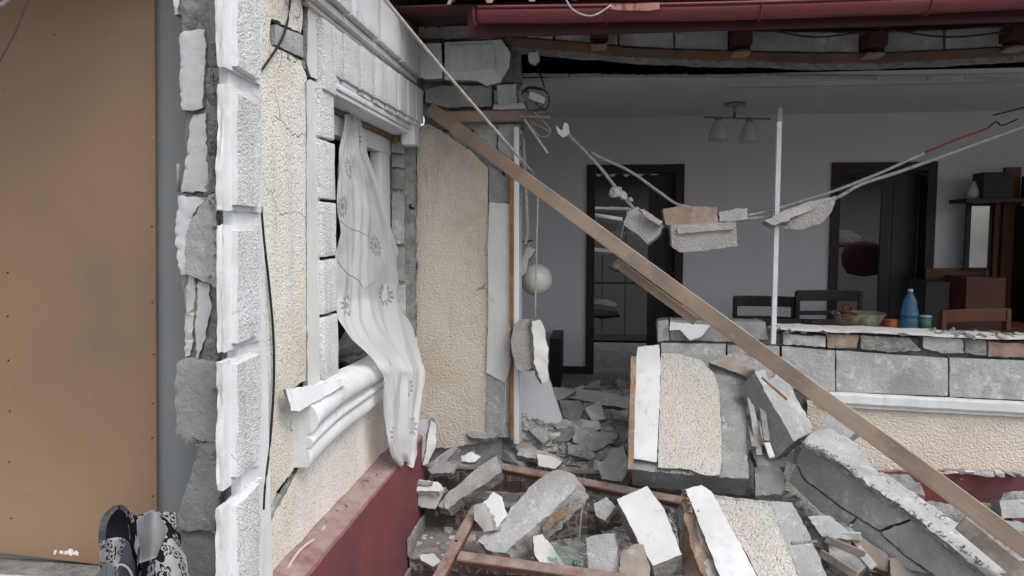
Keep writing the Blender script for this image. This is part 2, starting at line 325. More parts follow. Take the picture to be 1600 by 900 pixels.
def prism(name, P3, n, th, mats, parent=None, seg=.018, jit=.004, relief=.003, grid=.05, chip=.006, sides=3, taper=0, straight=(), ext=None, **kw):
    """a broken slab: the outline P3 lies on its front plane, thickness goes along -n (or ext)"""
    n = V(n).normalized(); P3 = [V(p) for p in P3]; c = sum(P3, V((0, 0, 0)))/len(P3)
    e1 = n.cross(V((0, 0, 1)) if abs(n.z) < .9 else V((0, 1, 0))).normalized(); e2 = n.cross(e1)
    q = [((p-c).dot(e1), (p-c).dot(e2)) for p in P3]
    area = sum(q[i][0]*q[(i+1) % len(q)][1]-q[(i+1) % len(q)][0]*q[i][1] for i in range(len(q)))
    if area < 0: q = q[::-1]
    sd_ = random.random()*99; out = []
    for i in range(len(q)):
        a = V(q[i]); b = V(q[(i+1) % len(q)]); L_ = (b-a).length; k = max(1, int(L_/seg)); nn = V((-(b-a).y, (b-a).x))/max(L_, 1e-6)
        for j in range(k):
            p = a.lerp(b, j/k)
            if j or jit > .003:
                p = p + nn*jit*(noise.noise(V((p.x*30+sd_, p.y*30, 3)))*1.3 + random.uniform(-.6, .6))
            out.append(p)
    pts = [V((p.x, p.y)) for p in out]; nb = len(pts)
    edges = [(i, (i+1) % nb) for i in range(nb)]
    if grid:
        xs = [p.x for p in pts]; ys = [p.y for p in pts]; x = min(xs)+grid/2
        def ins(px, py):
            r = False
            for i in range(nb):
                a = pts[i]; b = pts[i-1]
                if (a.y > py) != (b.y > py) and px < (b.x-a.x)*(py-a.y)/(b.y-a.y)+a.x: r = not r
            return r
        inner = []
        while x < max(xs):
            y = min(ys)+grid/2
            while y < max(ys):
                px = x+random.uniform(-.3, .3)*grid; py = y+random.uniform(-.3, .3)*grid
                if ins(px, py) and min((V((px, py))-p).length for p in pts) > grid*.4: inner.append(V((px, py)))
                y += grid
            x += grid
        allp = pts+inner
    else: allp = pts
    vo, eo, fo, ov, oe, of = delaunay_2d_cdt(allp, edges, [], 1, 1e-6)
    bm = bmesh.new(); d = V(ext) if ext else -n*th
    ring = {}
    front = []
    for i, p in enumerate(vo):
        orig = ov[i][0] if ov[i] else -1
        base = c+e1*p.x+e2*p.y
        rl = relief*noise.noise(V((p.x*11+sd_, p.y*11, 7)))*1.6 + relief*.6*noise.noise(V((p.x*35+sd_, p.y*35, 2)))
        isb = 0 <= orig < nb
        off = rl - (random.random()**2*chip if isb else 0)
        v = bm.verts.new(base+n*off); front.append(v)
        if isb:
            for o_ in ov[i]:
                if o_ < nb: ring[o_] = v
    for f in fo:
        try: bm.faces.new([front[i] for i in f])
        except ValueError: pass
    idx = [i for i in range(nb) if i in ring]
    prev = [ring[i] for i in idx]
    for s in range(1, sides+1):
        t = s/sides; cur = []
        for i, k_ in enumerate(idx):
            p = pts[k_]; sh = 1-taper*t
            wob = 0 if jit < .0025 else min(.012, jit*2.2)
            jx = wob*(noise.noise(V((p.x*30+sd_, p.y*30, t*5+1)))+random.uniform(-.35, .35)); jy = wob*(noise.noise(V((p.x*30, p.y*30+sd_, t*5+9)))+random.uniform(-.35, .35))
            tt = t+random.uniform(-.1, .1)*(s < sides and jit > .0025)
            cur.append(bm.verts.new(c+e1*(p.x*sh+jx)+e2*(p.y*sh+jy)+d*tt))
        for i in range(len(idx)):
            a, b = prev[i], prev[(i+1) % len(idx)]; e, f_ = cur[(i+1) % len(idx)], cur[i]
            if a is b: continue
            try: fc = bm.faces.new((a, f_, e, b)); fc.material_index = 1
            except ValueError: pass
        prev = cur
    try:
        fb = bm.faces.new(prev[::-1]); fb.material_index = 1
        bmesh.ops.triangulate(bm, faces=[fb])
    except ValueError: pass
    bmesh.ops.remove_doubles(bm, verts=bm.verts, dist=1e-5)
    bmesh.ops.recalc_face_normals(bm, faces=bm.faces)
    mats = list(mats) if isinstance(mats, (list, tuple)) else [mats, mats]
    softsharp(bm)
    return mk(name, bm, mats, parent, **kw)
def XP(px, X): return [PX(u, v, X) for u, v in px]
def YP(px, Y): return [PY(u, v, Y) for u, v in px]
def NP(px, anchor, n):
    p = PY(*anchor); n = V(n).normalized(); return [PP(u, v, p, n) for u, v in px]
def hullmesh(bm, c, dims, rot, seed, npts=14, mi=0):
    rnd = random.Random(seed); vs = []
    for i in range(npts):
        d = V((rnd.uniform(-1, 1), rnd.uniform(-1, 1), rnd.uniform(-1, 1)))
        m = max(abs(d.x), abs(d.y), abs(d.z)); d = d/m*rnd.uniform(.8, 1)
        vs.append(bm.verts.new(V(c)+rot @ V((d.x*dims[0]/2, d.y*dims[1]/2, d.z*dims[2]/2))))
    r = bmesh.ops.convex_hull(bm, input=vs)
    for g in r['geom']:
        if isinstance(g, bmesh.types.BMFace): g.material_index = mi
    dead = [v for v in vs if v.is_valid and not v.link_faces]
    bmesh.ops.delete(bm, geom=dead, context='VERTS')
HL = []
def fastrock(bm, c, dims, rot, rnd, mi=0):
    """one of 48 small hull shapes, scaled and turned"""
    if not HL:
        for k in range(48):
            b2 = bmesh.new(); hullmesh(b2, (0, 0, 0), (1, 1, 1), Matrix.Identity(3), 7000+k, 9); b2.verts.ensure_lookup_table(); b2.verts.index_update()
            HL.append(([v.co.copy() for v in b2.verts], [[v.index for v in f.verts] for f in b2.faces])); b2.free()
    vs_, fs_ = HL[rnd.randrange(48)]; D3 = rot @ Matrix.Diagonal(V(dims)); c = V(c)
    nv = [bm.verts.new(c+D3 @ p) for p in vs_]
    for f in fs_: bm.faces.new([nv[i] for i in f]).material_index = mi
def crumbs(name, parent, line, cnt, spread, lo, hi, m, seed=0, **kw):
    bm = bmesh.new(); rnd = random.Random(seed); P_ = [V(p) for p in line]
    for k in range(cnt):
        i = rnd.randrange(len(P_)-1); p = P_[i].lerp(P_[i+1], rnd.random())+V((rnd.gauss(0, 1), rnd.gauss(0, 1), rnd.gauss(0, .7)))*spread
        s_ = lo+(hi-lo)*rnd.random()**2; fastrock(bm, p, (s_*rnd.uniform(1, 1.7), s_, s_*.7), rrot(rnd), rnd)
    return mk(name, bm, m, parent, kind='stuff', **kw)
def rrot(rnd=random, flat=False):
    if flat: return Matrix.Rotation(rnd.uniform(0, 6.3), 3, 'Z') @ Matrix.Rotation(rnd.gauss(0, .3), 3, 'X') @ Matrix.Rotation(rnd.gauss(0, .3), 3, 'Y')
    return Matrix.Rotation(rnd.uniform(0, 6.3), 3, 'Z') @ Matrix.Rotation(rnd.uniform(0, 6.3), 3, 'X')
#BODY
# ================================================================ SETTING
XL = -1.06; YF = 4.35; YB = 7.3
bm = bmesh.new(); add_box(bm, -80, 80, -60, 4.2, -1.2, -.62); mk('ground', bm, GROUND, kind='structure')
bm = bmesh.new(); add_box(bm, -80, 80, 4.22, 140, -1.2, -.19); mk('terrain', bm, GROUND, kind='structure')
bm = bmesh.new(); add_box(bm, -.98, 6.4, YF+.02, YB-.02, -.17, -.005); mk('floor', bm, FLOORT, kind='structure')
bm = bmesh.new(); add_box(bm, -1.2, 6.4, YB+.02, 11.3, -.17, -.007); mk('floor', bm, FLOORT, kind='structure')
# ---- stairs up to the porch, tiled
st = empty('porch_stairs', (-.3, 4.0, -.6), 'dark brown tiled porch stairs half buried under the fallen blocks', 'stairs')
STEP = [(0.0, 4.28, 4.5), (-.15, 4.08, 4.28), (-.31, 3.72, 4.08), (-.47, 3.36, 3.72)]
for i, (z, ya, yb) in enumerate(STEP):
    box('step', -.95, .40, ya+.012, yb+.4, -.6-.003*i, z-.012, MORT, st)
    nx = 5; wx = 1.35/nx
    for k in range(nx):
        rbox('tread_tile', -.95+k*wx+.002, -.95+(k+1)*wx-.002, ya-.012, yb+.006, z-.012, z, FLOORT, st, amt=.0015, cuts=1, bev=.002)
    for r in range(2):
        for k in range(15):
            wz = .13/2
            box('riser_tile', -.95+k*.09+.0025, -.95+(k+1)*.09-.0025, ya, ya+.012, z-.014-(r+1)*wz+.0025-.002*r, z-.014-r*wz, TILEP if r == 0 else TILEB, st, bev=.0015)
# skirting tiles stepping down beside the red plinth
for i, (z, ya, yb) in enumerate(STEP[1:]):
    rbox('skirting_tile', -.953, -.938, ya-.02, yb-.005, z+.004, z+.10, FLOORT, st, amt=.002, cuts=1, bev=.002)
# ---- mound of rubble
def g(x, y, cx, cy, sx, sy, h): return h*math.exp(-((x-cx)/sx)**2-((y-cy)/sy)**2)
def stairz(x, y):
    if x < .42:
        if y > 4.28: return -.012
        if y > 4.08: return -.16
        if y > 3.72: return -.32
        if y > 3.36: return -.48
        return -.63
    return -.01 if y > YF+.1 else -.45
def mound(x, y):
    z = min(-.07, -.17+(y-4.35)*.62) if x < .4 else -.35+max(0, min(1, (x-.42)/.1))*0
    if x >= .4 and y > 4.25: z = -.12
    b = g(x, y, .95, 4.12, .5, .3, .26)+g(x, y, 1.25, 3.75, .7, .4, .16)+g(x, y, .1, 4.95, .75, .38, .21)+g(x, y, -.62, 4.6, .42, .26, .28)
    b += g(x, y, .4, 3.4, .35, .25, .16)+g(x, y, .38, 4.0, .25, .25, .14)+g(x, y, 2.2, 4.0, .6, .5, .18)+g(x, y, .2, 6.0, .8, .6, .10)+0
    n = .035*noise.noise(V((x*5, y*5, 1)))+.02*noise.noise(V((x*14, y*14, 4)))
    return max(z+b+n, -.62)
def top(x, y): return max(mound(x, y), stairz(x, y))
bm = bmesh.new(); nx, ny = 110, 110; gv = {}
for i in range(nx+1):
    for j in range(ny+1):
        x = -.93+i*(3.9)/nx; y = 2.9+j*(3.6)/ny
        gv[i, j] = bm.verts.new((x, y, mound(x, y)+random.uniform(-.006, .006)))
for i in range(nx):
    for j in range(ny):
        bm.faces.new((gv[i, j], gv[i+1, j], gv[i+1, j+1], gv[i, j+1]))
mk('rubble_ground', bm, DUSTY, kind='structure')
# ================================================================ FENCE ON THE LEFT
pb = empty('board_fence', (-2.0, 2.3, .3), 'large flat brown board nailed along its edges, filling the left side', 'fence')
a = PY(243, 0, 2.3).x; zb = PY(245, 892, 2.3).z
# brown board hangs very slightly crooked
P = [PY(-260, 832, 2.3), PY(245, 893, 2.3), PY(241, -60, 2.3), PY(-260, -60, 2.3)]
prism('brown_board', P, (0, -1, 0), .012, BROWN, pb, seg=.4, jit=0, relief=0, grid=0, chip=0, sides=1)
for v_ in (80, 156, 226, 365, 465, 548, 618, 692, 782):
    p = PY(237+random.random()*4, v_+random.uniform(-14, 14), 2.298); bm = bmesh.new(); bmesh.ops.create_uvsphere(bm, u_segments=8, v_segments=5, radius=.0028, matrix=Matrix.Translation(p)); mk('nail_head', bm, OLDW if v_ < 300 else CABLEB, pb)
for u_, v_ in ((8, 138), (9, 209), (12, 426), (12, 494), (13, 563), (15, 642), (14, 722), (17, 810), (85, 54), (165, 54), (62, 888), (98, 888)):
    p = PY(u_, v_-2 if v_ > 880 else v_, 2.298); bm = bmesh.new(); bmesh.ops.create_uvsphere(bm, u_segments=8, v_segments=5, radius=.0028, matrix=Matrix.Translation(p)); mk('nail_head', bm, OLDW if v_ < 230 else CABLEB, pb)
box('grey_sheet', -2.6, -1.19, 2.325, 2.345, .1, 2.9, GREY, pb)
lg = empty('ledge_wall', (-2, 2.1, 0), 'low wall top under the brown board, white paint flaking off at the left', 'wall')
zl = PY(100, 884, 2.29).z
rbox('ledge_block', -3.2, -1.34, 1.75, 2.33, -.6, zl, MORT, lg, amt=.006)
rbox('white_coping', -3.0, PY(140, 893, 2.1).x, 1.85, 2.2, zl-.05, zl+.006, WHITE, lg, amt=.004)
rbox('plinth_block', -1.36, -1.08, 1.7, 2.42, -.6, .30, MORT, lg, amt=.006)
# ================================================================ LEFT WING WALL WITH WINDOW
W = empty('side_wall', (-1.1, 3.2, -.6), 'cracked cream side wall with white quoins and a torn open window', 'wall')
# masonry core round the opening (x -1.22..-1.082)
def core(y0, y1, z0, z1, m=AAC): return rbox('masonry', -1.222, -1.083, y0, y1, z0, z1, m, W, amt=.004)
core(2.14, 2.69, 1.9, 2.9); core(2.14, 2.80, .95, 1.9); core(2.14, 2.37, .31, .95); core(2.68, 2.80, .31, .95); core(2.80, 4.30, -.6, .70); core(2.42, 2.80, -.6, .31); core(2.70, 2.80, 2.35, 2.9)
core(2.80, 4.30, 2.02, 2.9)
# stucco skins
SK = dict(jit=.004, relief=.002, chip=.003)
s1 = [(402, -90), (476, -90), (472, 5), (473, 40), (470, 52), (441, 36), (424, 28), (421, 62), (425, 72), (432, 76), (470, 96), (474, 106), (480, 120), (484, 590), (459, 606), (459, 735), (437, 762), (424, 788), (412, 812), (404, 930), (396, 930)]
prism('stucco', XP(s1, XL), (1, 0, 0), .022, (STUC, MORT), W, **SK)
s2 = [(468, 730), (520, 670), (600, 595), (650, 560), (650, 700), (628, 716), (606, 730), (585, 752), (560, 768), (530, 800), (498, 828), (470, 862), (440, 900), (406, 960), (404, 900), (410, 850), (428, 806), (444, 776)]
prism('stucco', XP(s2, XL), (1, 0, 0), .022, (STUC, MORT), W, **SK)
s3 = [(484, -90), (640, -90), (660, 40), (662, 150), (640, 140), (560, 75), (502, 10), (483, 12)]
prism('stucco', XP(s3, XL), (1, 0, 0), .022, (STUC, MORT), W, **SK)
s4 = [(482, 8), (503, 8), (503, 128), (486, 120), (481, 100)]
prism('smooth_render', XP(s4, XL+.004), (1, 0, 0), .02, (PLAST, MORT), W, jit=.002, relief=.002, chip=.004)
s5 = [(486, 124), (500, 132), (500, 600), (481, 604), (480, 420), (480, 200), (479, 128)]
prism('smooth_render', XP(s5, XL+.006), (1, 0, 0), .02, (PLAST, MORT), W, jit=.0015, relief=.002, chip=.003)
# block showing through the hole by the crack
prism('exposed_block', XP([(431, 38), (474, 56), (474, 90), (430, 70)], XL+.004), (1, 0, 0), .09, (AACL, AAC), W, jit=.001, chip=.002)
prism('mortar_patch', XP([(421, 68), (476, 96), (480, 108), (450, 92), (430, 92), (423, 88)], XL+.001), (1, 0, 0), .05, (MORT, MORT), W)
# grey render showing in the crack low down
prism('bare_render', XP([(411, 815), (436, 772), (446, 770), (430, 815), (420, 850), (411, 862)], XL-.012), (1, 0, 0), .02, (AACL, MORT), W, jit=.003)
# ---- quoins, five tall rusticated blocks at the near corner
QV = [(-70, 118, 112, 330), (143, 330, 112, 0), (352, 541, 0, 0), (556, 745, 0, 0), (772, 960, 0, 0)]
for i, (va, vb, _, _) in enumerate(QV):
    # smooth backing strip: front edge irregular
    j = [(random.uniform(-2.5, 2.5)) for _ in range(8)]
    skew = (361-va)/584*62*.9; skb = (361-vb)/584*62*.9
    # v at the far edge (u=408) follows the vanishing point
    def far(v0, u0=342, u1=408): return 361+(v0-361)*(924-u1)/(924-u0)
    v0, v1 = va-(far(va)-va)*.5, vb-(far(vb)-vb)*.5
    out = [(350+j[0], v0), (409, far(v0)), (409, far(v1)), (350+j[3], v1), (350+j[5], (v0+v1*2)/3), (350+j[6], (v0*2+v1)/3)]
    out = [(u + (-10 if i == 0 else 0), v) for u, v in out[:1]]+out[1:]
    base = prism('quoin_base', XP(out, XL+.022), (1, 0, 0), .022, (WHITE, WHITE), W, jit=.0025, relief=.002, chip=.004)
    inn = [(372, v0+(361-v0)*.03+9), (407, far(v0)+9), (407, far(v1)-9), (372, v1-9+(361-v1)*.03)]
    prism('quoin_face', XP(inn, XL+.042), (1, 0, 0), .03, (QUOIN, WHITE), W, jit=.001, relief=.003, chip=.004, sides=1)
box('quoin_joint_strip', XL-.02, XL+.010, 2.085, 2.29, -.1, 2.9, WHITE, W)
# ---- broken masonry at the end of the wall, pieces facing the camera
EY = 2.12
prism('wall_core', YP([(286, -60), (345, -60), (345, 960), (300, 960), (290, 830), (318, 690), (290, 640), (290, 420), (292, 180)], EY+.035), (0, -1, 0), .10, (AAC, MORT), W, relief=.018, jit=.008, chip=.02, grid=.02, seg=.012)
ends = [
 ([(278, -60), (332, -60), (330, 10), (325, 44), (280, 42), (276, 20)], EY+.02, MORT, .1, .01),
 ([(270, -30), (281, -30), (279, 22), (271, 22)], EY+.0, WHD, .08, .001),
 ([(283, 46), (318, 45), (320, 70), (316, 168), (300, 172), (285, 170), (280, 120), (279, 60)], EY, WHD, .10, .0015),
 ([(318, 80), (332, 84), (336, 180), (340, 300), (322, 305), (322, 180)], EY+.015, MORT, .1, .014),
 ([(298, 178), (320, 176), (322, 230), (325, 298), (283, 300), (288, 270), (292, 220)], EY+.003, WHD, .08, .002),
 ([(276, 306), (322, 308), (300, 335), (290, 372), (292, 430), (282, 428), (272, 370)], EY-.002, WHD, .10, .0015),
 ([(322, 305), (338, 300), (341, 420), (339, 450), (300, 432), (289, 428), (290, 370), (298, 338)], EY-.006, AACL, .11, .004),
 ([(292, 430), (304, 432), (300, 555), (290, 557), (288, 500)], EY+.01, PLAST, .06, .008),
 ([(308, 440), (324, 445), (330, 480), (316, 545), (308, 563), (304, 520)], EY+.004, WHD, .05, .004),
 ([(325, 440), (342, 450), (342, 565), (316, 562), (330, 500)], EY+.01, MORT, .08, .012),
 ([(274, 568), (290, 560), (342, 566), (342, 690), (330, 691), (285, 687), (276, 682), (272, 610)], EY-.012, AACL, .13, .004),
 ([(310, 694), (342, 692), (344, 760), (338, 830), (318, 828), (292, 830), (278, 820), (278, 800), (292, 760)], EY-.02, AAC, .12, .005),
 ([(280, 832), (306, 828), (338, 828), (342, 960), (280, 960)], EY-.004, AAC, .13, .006),
]
for o_, y_, m_, th_, rl in ends:
    prism('broken_block', YP(o_, y_), (0, -1, 0.03), th_, (m_, MORT), W, relief=rl, jit=.004, chip=.008, grid=.018, seg=.012)
crumbs('mortar_crumbs', W, YP([(334, 60), (338, 200), (337, 320), (340, 450), (342, 560), (340, 700), (342, 860)], EY-.002), 260, .007, .004, .016, MORT, 3)
crumbs('mortar_crumbs', W, YP([(290, 690), (342, 692)], EY-.01)+YP([(285, 830), (340, 830)], EY-.01), 60, .006, .004, .014, AAC, 5)
tube('edge_mesh_strip', [PY(279, 256, 2.2), PY(278, 300, 2.2)], .006, CABLEW, W, k=1)
prism('torn_mesh', YP([(287, 425), (296, 425), (298, 540), (291, 540)], EY+.03), (0, -1, 0), .002, (CABLEW, CABLEW), W, relief=.002, grid=.02)
# ---- window surround: jamb blocks
for va, vb in ((136, 216), (221, 311), (316, 401), (406, 490), (495, 592)):
    Y0, Y1 = PX(503, 361, XL+.022).y, PX(526, 361, XL+.022).y
    def zz(v): return PX(512, v, XL+.022).z
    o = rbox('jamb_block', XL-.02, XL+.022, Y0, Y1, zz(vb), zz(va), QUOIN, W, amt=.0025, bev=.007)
# lintel: voussoir blocks, first one with a leg, each with a dentil below
us = [509, 541, 567, 589, 608, 625, 639, 652, 664]
XSs = [XL+.033+.05*i/8 for i in range(9)]
ys = [PX(u, 250, x).y for u, x in zip(us, XSs)]
XS = XL+.05
for i in range(8):
    y0, y1 = ys[i]+.003, ys[i+1]-.003; XS = XSs[i]
    zb_ = 2.035
    if i == 0:
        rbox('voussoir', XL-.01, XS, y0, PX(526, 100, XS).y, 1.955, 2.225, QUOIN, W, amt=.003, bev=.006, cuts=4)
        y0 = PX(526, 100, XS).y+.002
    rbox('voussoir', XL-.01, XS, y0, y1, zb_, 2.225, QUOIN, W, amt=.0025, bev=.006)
    rbox('dentil', XL-.01, XS-.012, y0+.012, y1-.010, zb_-.022, zb_-.001, WHITE, W, amt=.002, bev=.004)
XS = XL+.06
rbox('lintel_moulding', XL-.03, XS-.03, ys[0]+.10, ys[-1], 1.985, 2.012, WHITE, W, amt=.002, bev=.008)
rbox('lintel_soffit', XL-.12, XS-.04, ys[0]+.12, 4.25, 1.965, 1.984, WALLI, W, amt=.002)
rbox('lintel_end', XL-.02, XS-.004, 4.17, 4.30, 1.90, 2.03, WHITE, W, amt=.006)
# cornice blocks over the lintel
XC = XL+.075
cu = [430, 500, 553, 596, 631, 657, 676]
cy = [PX(u, 200, XC).y for u in cu]
for i in range(6):
    y0, y1 = cy[i]+.012, min(cy[i+1]-.008, 4.30)
    zt, zl = 2.50, 2.295
    if y1 <= y0: continue
    rbox('cornice_block', XL-.01, XC, y0, y1, zl, zt, WHITE if i > 1 else QUOIN, W, amt=.004, bev=.010)
rbox('cornice_moulding', XL-.01, XL+.045, 2.2, 4.30, 2.262, 2.29, WHITE, W, amt=.004, bev=.006)
rbox('cornice_moulding', XL-.01, XL+.02, 2.7, 4.30, 2.240, 2.258, STUC, W, amt=.004, bev=.006)
# cracks in the render: thin dark gaps are real gaps between skins; the stepped crack edges are broken lips
# ---- sill: moulded profile swept along the wall, rising and falling with the fallen middle
prof = [(0, .235), (.03, .233), (.06, .225), (.084, .206), (.097, .18), (.098, .155), (.087, .132), (.067, .118), (.050, .112), (.056, .104), (.072, .098), (.078, .085), (.070, .070), (.050, .062), (.050, .058), (.062, .055), (.064, .006), (.058, -.002), (.0, -.006)]
bm = bmesh.new(); rows = []
for i in range(26):
    t = i/25; y = 2.51+t*.98
    # bottom of the sill follows the photograph: it dips at the near end
    dz = -.035*(1-t)**2 + .02*math.sin(t*6)*.4
    sc__ = 1.03-.10*t
    rows.append([bm.verts.new((XL-.005+px*(1+.06*noise.noise(V((y*3, pz*20, 0)))), y, .600+dz+pz*sc__)) for px, pz in prof])
for i in range(25):
    for j in range(len(prof)-1):
        f = bm.faces.new((rows[i][j], rows[i+1][j], rows[i+1][j+1], rows[i][j+1])); f.smooth = True
bm.faces.new(rows[0]); bm.faces.new(rows[-1][::-1])
bmesh.ops.recalc_face_normals(bm, faces=bm.faces); mk('window_sill', bm, WHITE, W)
prism('broken_sill_end', XP([(462, 604), (500, 600), (530, 594), (534, 600), (505, 620), (470, 642), (463, 640)], XL+.075), (.94, -.1, .25), .012, (WHITE, MORT), W, jit=.002, relief=.002)
# rubble filling the bottom of the opening
for k, (u, v, w_, h_) in enumerate(((545, 560, .12, .06), (560, 545, .14, .07), (535, 545, .10, .06), (575, 560, .12, .05), (548, 530, .10, .05), (590, 565, .12, .05))):
    p = PX(u, v, XL-.07+.02*(k % 2)); bm = bmesh.new(); hullmesh(bm, p, (w_, .16, h_), rrot(flat=True), 100+k); mk('sill_rubble', bm, MORT, W)
# ---- window frame, rotten lath, broken reveal
wf = empty('window', (-1.19, 3.6, .8), parent=W)
xw = XL-.14
rbox('frame_head', xw-.03, xw+.03, 2.9, 4.28, 1.85, 1.94, PVC, wf, amt=.001, bev=.004)
rbox('frame_jamb', xw-.03, xw+.03, 4.05, 4.24, .72, 1.85, PVC, wf, amt=.001, bev=.004)
rbox('wood_lath', xw-.02, xw+.05, 2.85, 4.27, 1.942, 1.963, WOODR, wf, amt=.005)
rv = [(612, 206, 632, 240), (612, 242, 632, 262), (612, 300, 632, 382), (613, 386, 633, 440), (614, 444, 634, 520), (612, 264, 632, 296)]
for k, (ua, va, ub, vb) in enumerate(rv):
    prism('reveal_block', YP([(ua, va), (ub, va+2), (ub, vb), (ua, vb-2)], 4.26), (0, -1, 0), .08, (AAC if k % 2 else AACL, MORT), W, jit=.002, relief=.006)
prism('reveal_mortar', YP([(606, 200), (647, 200), (647, 640), (608, 640)], 4.275), (0, -1, 0), .06, (MORT, MORT), W, relief=.008, jit=.004)
prism('foam_remnant', YP([(610, 178), (626, 184), (622, 222), (614, 224), (609, 200)], 4.245), (0, -1, 0), .03, (INSUL, INSUL), W, relief=.01)
tube('window_hook', [PY(641, 320, 4.25), PY(641, 325, 4.22), PY(646, 326, 4.2)], .008, CABLEB, W, k=1)
# dark room behind the window
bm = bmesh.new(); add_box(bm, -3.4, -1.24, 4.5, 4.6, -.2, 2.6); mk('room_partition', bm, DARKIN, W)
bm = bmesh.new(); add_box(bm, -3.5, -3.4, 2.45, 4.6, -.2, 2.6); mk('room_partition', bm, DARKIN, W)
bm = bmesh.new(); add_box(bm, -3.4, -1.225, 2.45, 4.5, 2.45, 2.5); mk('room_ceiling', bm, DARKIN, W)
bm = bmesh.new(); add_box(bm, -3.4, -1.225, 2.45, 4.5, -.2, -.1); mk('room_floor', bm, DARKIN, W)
# ---- red plinth with its sloping top
bm = bmesh.new(); rows = []
for i in range(60):
    y = 1.6+i*(2.72/59); n = noise.noise(V((y*6, 0, 0)))*.004
    rows.append([bm.verts.new(q) for q in ((XL-.02, y, .285+n), (XL+.004, y, .265+n*2), (XL+.095+n, y, .235), (XL+.102+n, y, .225), (XL+.102+n, y, .05), (XL+.102, y, -.6))])
for i in range(59):
    for j in range(5): bm.faces.new((rows[i][j], rows[i+1][j], rows[i+1][j+1], rows[i][j+1]))
bm.faces.new(rows[0]); bm.faces.new(rows[-1][::-1]); bmesh.ops.recalc_face_normals(bm, faces=bm.faces); mk('red_plinth', bm, RED, W)
# ================================================================ FRONT (PORCH) WALL LEFT OF THE OPENING
F = empty('porch_wall', (-.7, 4.4, 0), 'warm beige rendered porch wall with broken blocks at its top and white reveal strip', 'wall')
prism('stucco', YP([(646, 212), (652, 198), (668, 193), (688, 203), (735, 236), (762, 262), (764, 400), (762, 560), (764, 690), (700, 700), (646, 700), (643, 560), (644, 350)], YF), (0, -1, 0), .035, (STUCW, MORT), F, relief=.003, jit=.004, chip=.006)
rbox('masonry', -1.04, -.53, YF+.037, YF+.2, -.1, 2.0, AAC, F, amt=.004)
prism('exposed_block', YP([(764, 258), (802, 285), (802, 318), (764, 318)], YF), (0, -1, 0), .1, (AAC, AAC), F, relief=.006)
prism('exposed_block', YP([(778, 194), (812, 194), (812, 246), (798, 250), (778, 232)], YF), (0, -1, 0), .1, (AACL, AAC), F, relief=.005)
prism('exposed_block', YP([(738, 194), (776, 194), (776, 234), (742, 208)], YF+.02), (0, -1, 0), .1, (AACL, AAC), F, relief=.005)
prism('exposed_block', YP([(802, 250), (812, 248), (812, 318), (803, 318)], YF), (0, -1, 0), .1, (AAC, AAC), F, relief=.005)
prism('plaster_strip', YP([(765, 316), (797, 319), (799, 400), (796, 560), (791, 600), (760, 582), (763, 480), (762, 380)], YF-.022), (0, -1, 0), .03, (PLAST, PLAST), F, jit=.002, relief=.002)
prism('bare_strip', YP([(762, 578), (792, 600), (796, 560), (797, 684), (759, 682)], YF-.012), (0, -1, 0), .03, (AACL, AAC), F, jit=.002, relief=.002)
df = empty('door_frame_remains', PY(803, 600, YF-.02), parent=F)
rbox('rotten_post', *[PY(797, 400, YF-.03).x, PY(803, 400, YF-.03).x], YF-.05, YF+.04, PY(800, 685, YF).z, PY(800, 255, YF).z, WOODR, df, amt=.003)
rbox('white_post', PY(804, 400, YF).x, PY(812, 400, YF).x, YF-.045, YF+.15, PY(800, 690, YF).z, PY(800, 200, YF).z, PVC, df, amt=.001, bev=.003)
# block rows above
for px, y_, m_ in (
  ([(664, 140), (690, 133), (768, 134), (768, 166), (700, 168), (664, 160)], YF-.03, AAC),
  ([(776, 133), (806, 131), (808, 164), (778, 166)], YF-.05, AACL),
  ([(792, 78), (800, 100), (799, 128), (776, 128), (780, 100)], YF-.0, AAC),
  ([(798, 70), (812, 70), (814, 128), (798, 128)], YF+.01, MORT),
  ([(655, 25), (700, 30), (775, 42), (775, 66), (700, 62), (655, 66)], YF+.02, MORT),
  ([(650, 60), (800, 60), (810, 135), (660, 140)], YF+.03, MORT),
  ([(660, 160), (812, 160), (814, 200), (664, 204)], YF+.03, MORT)):
    prism('exposed_block', YP(px, y_), (0, -1, 0), .1, (m_, MORT), F, relief=.006, jit=.004)
prism('cornice_block', YP([(655, 68), (689, 67), (691, 122), (664, 124), (655, 118)], YF-.09), (0, -1, 0), .1, (WHITE, MORT), F, relief=.003, jit=.001)
prism('cornice_block', YP([(695, 66), (784, 62), (797, 82), (796, 104), (782, 128), (760, 134), (745, 126), (694, 124)], YF-.085), (0, -1, 0), .1, (WHITE, MORT), F, relief=.003, jit=.002)
prism('cornice_face', YP([(702, 72), (772, 68), (774, 108), (702, 112)], YF-.10), (0, -1, 0), .02, (WHITE, WHITE), F, relief=.003, jit=.0008, chip=.004)
rbox('timber_lintel', PY(696, 180, YF-.04).x, PY(824, 180, YF-.04).x, YF-.07, YF+.05, PY(760, 192, YF).z, PY(760, 176, YF).z, WOOD, F, amt=.003)
rbox('mortar_ledge', PY(772, 170, YF-.04).x, PY(822, 170, YF-.04).x, YF-.08, YF+.05, PY(760, 175, YF).z, PY(760, 166, YF).z, AACL, F, amt=.004)
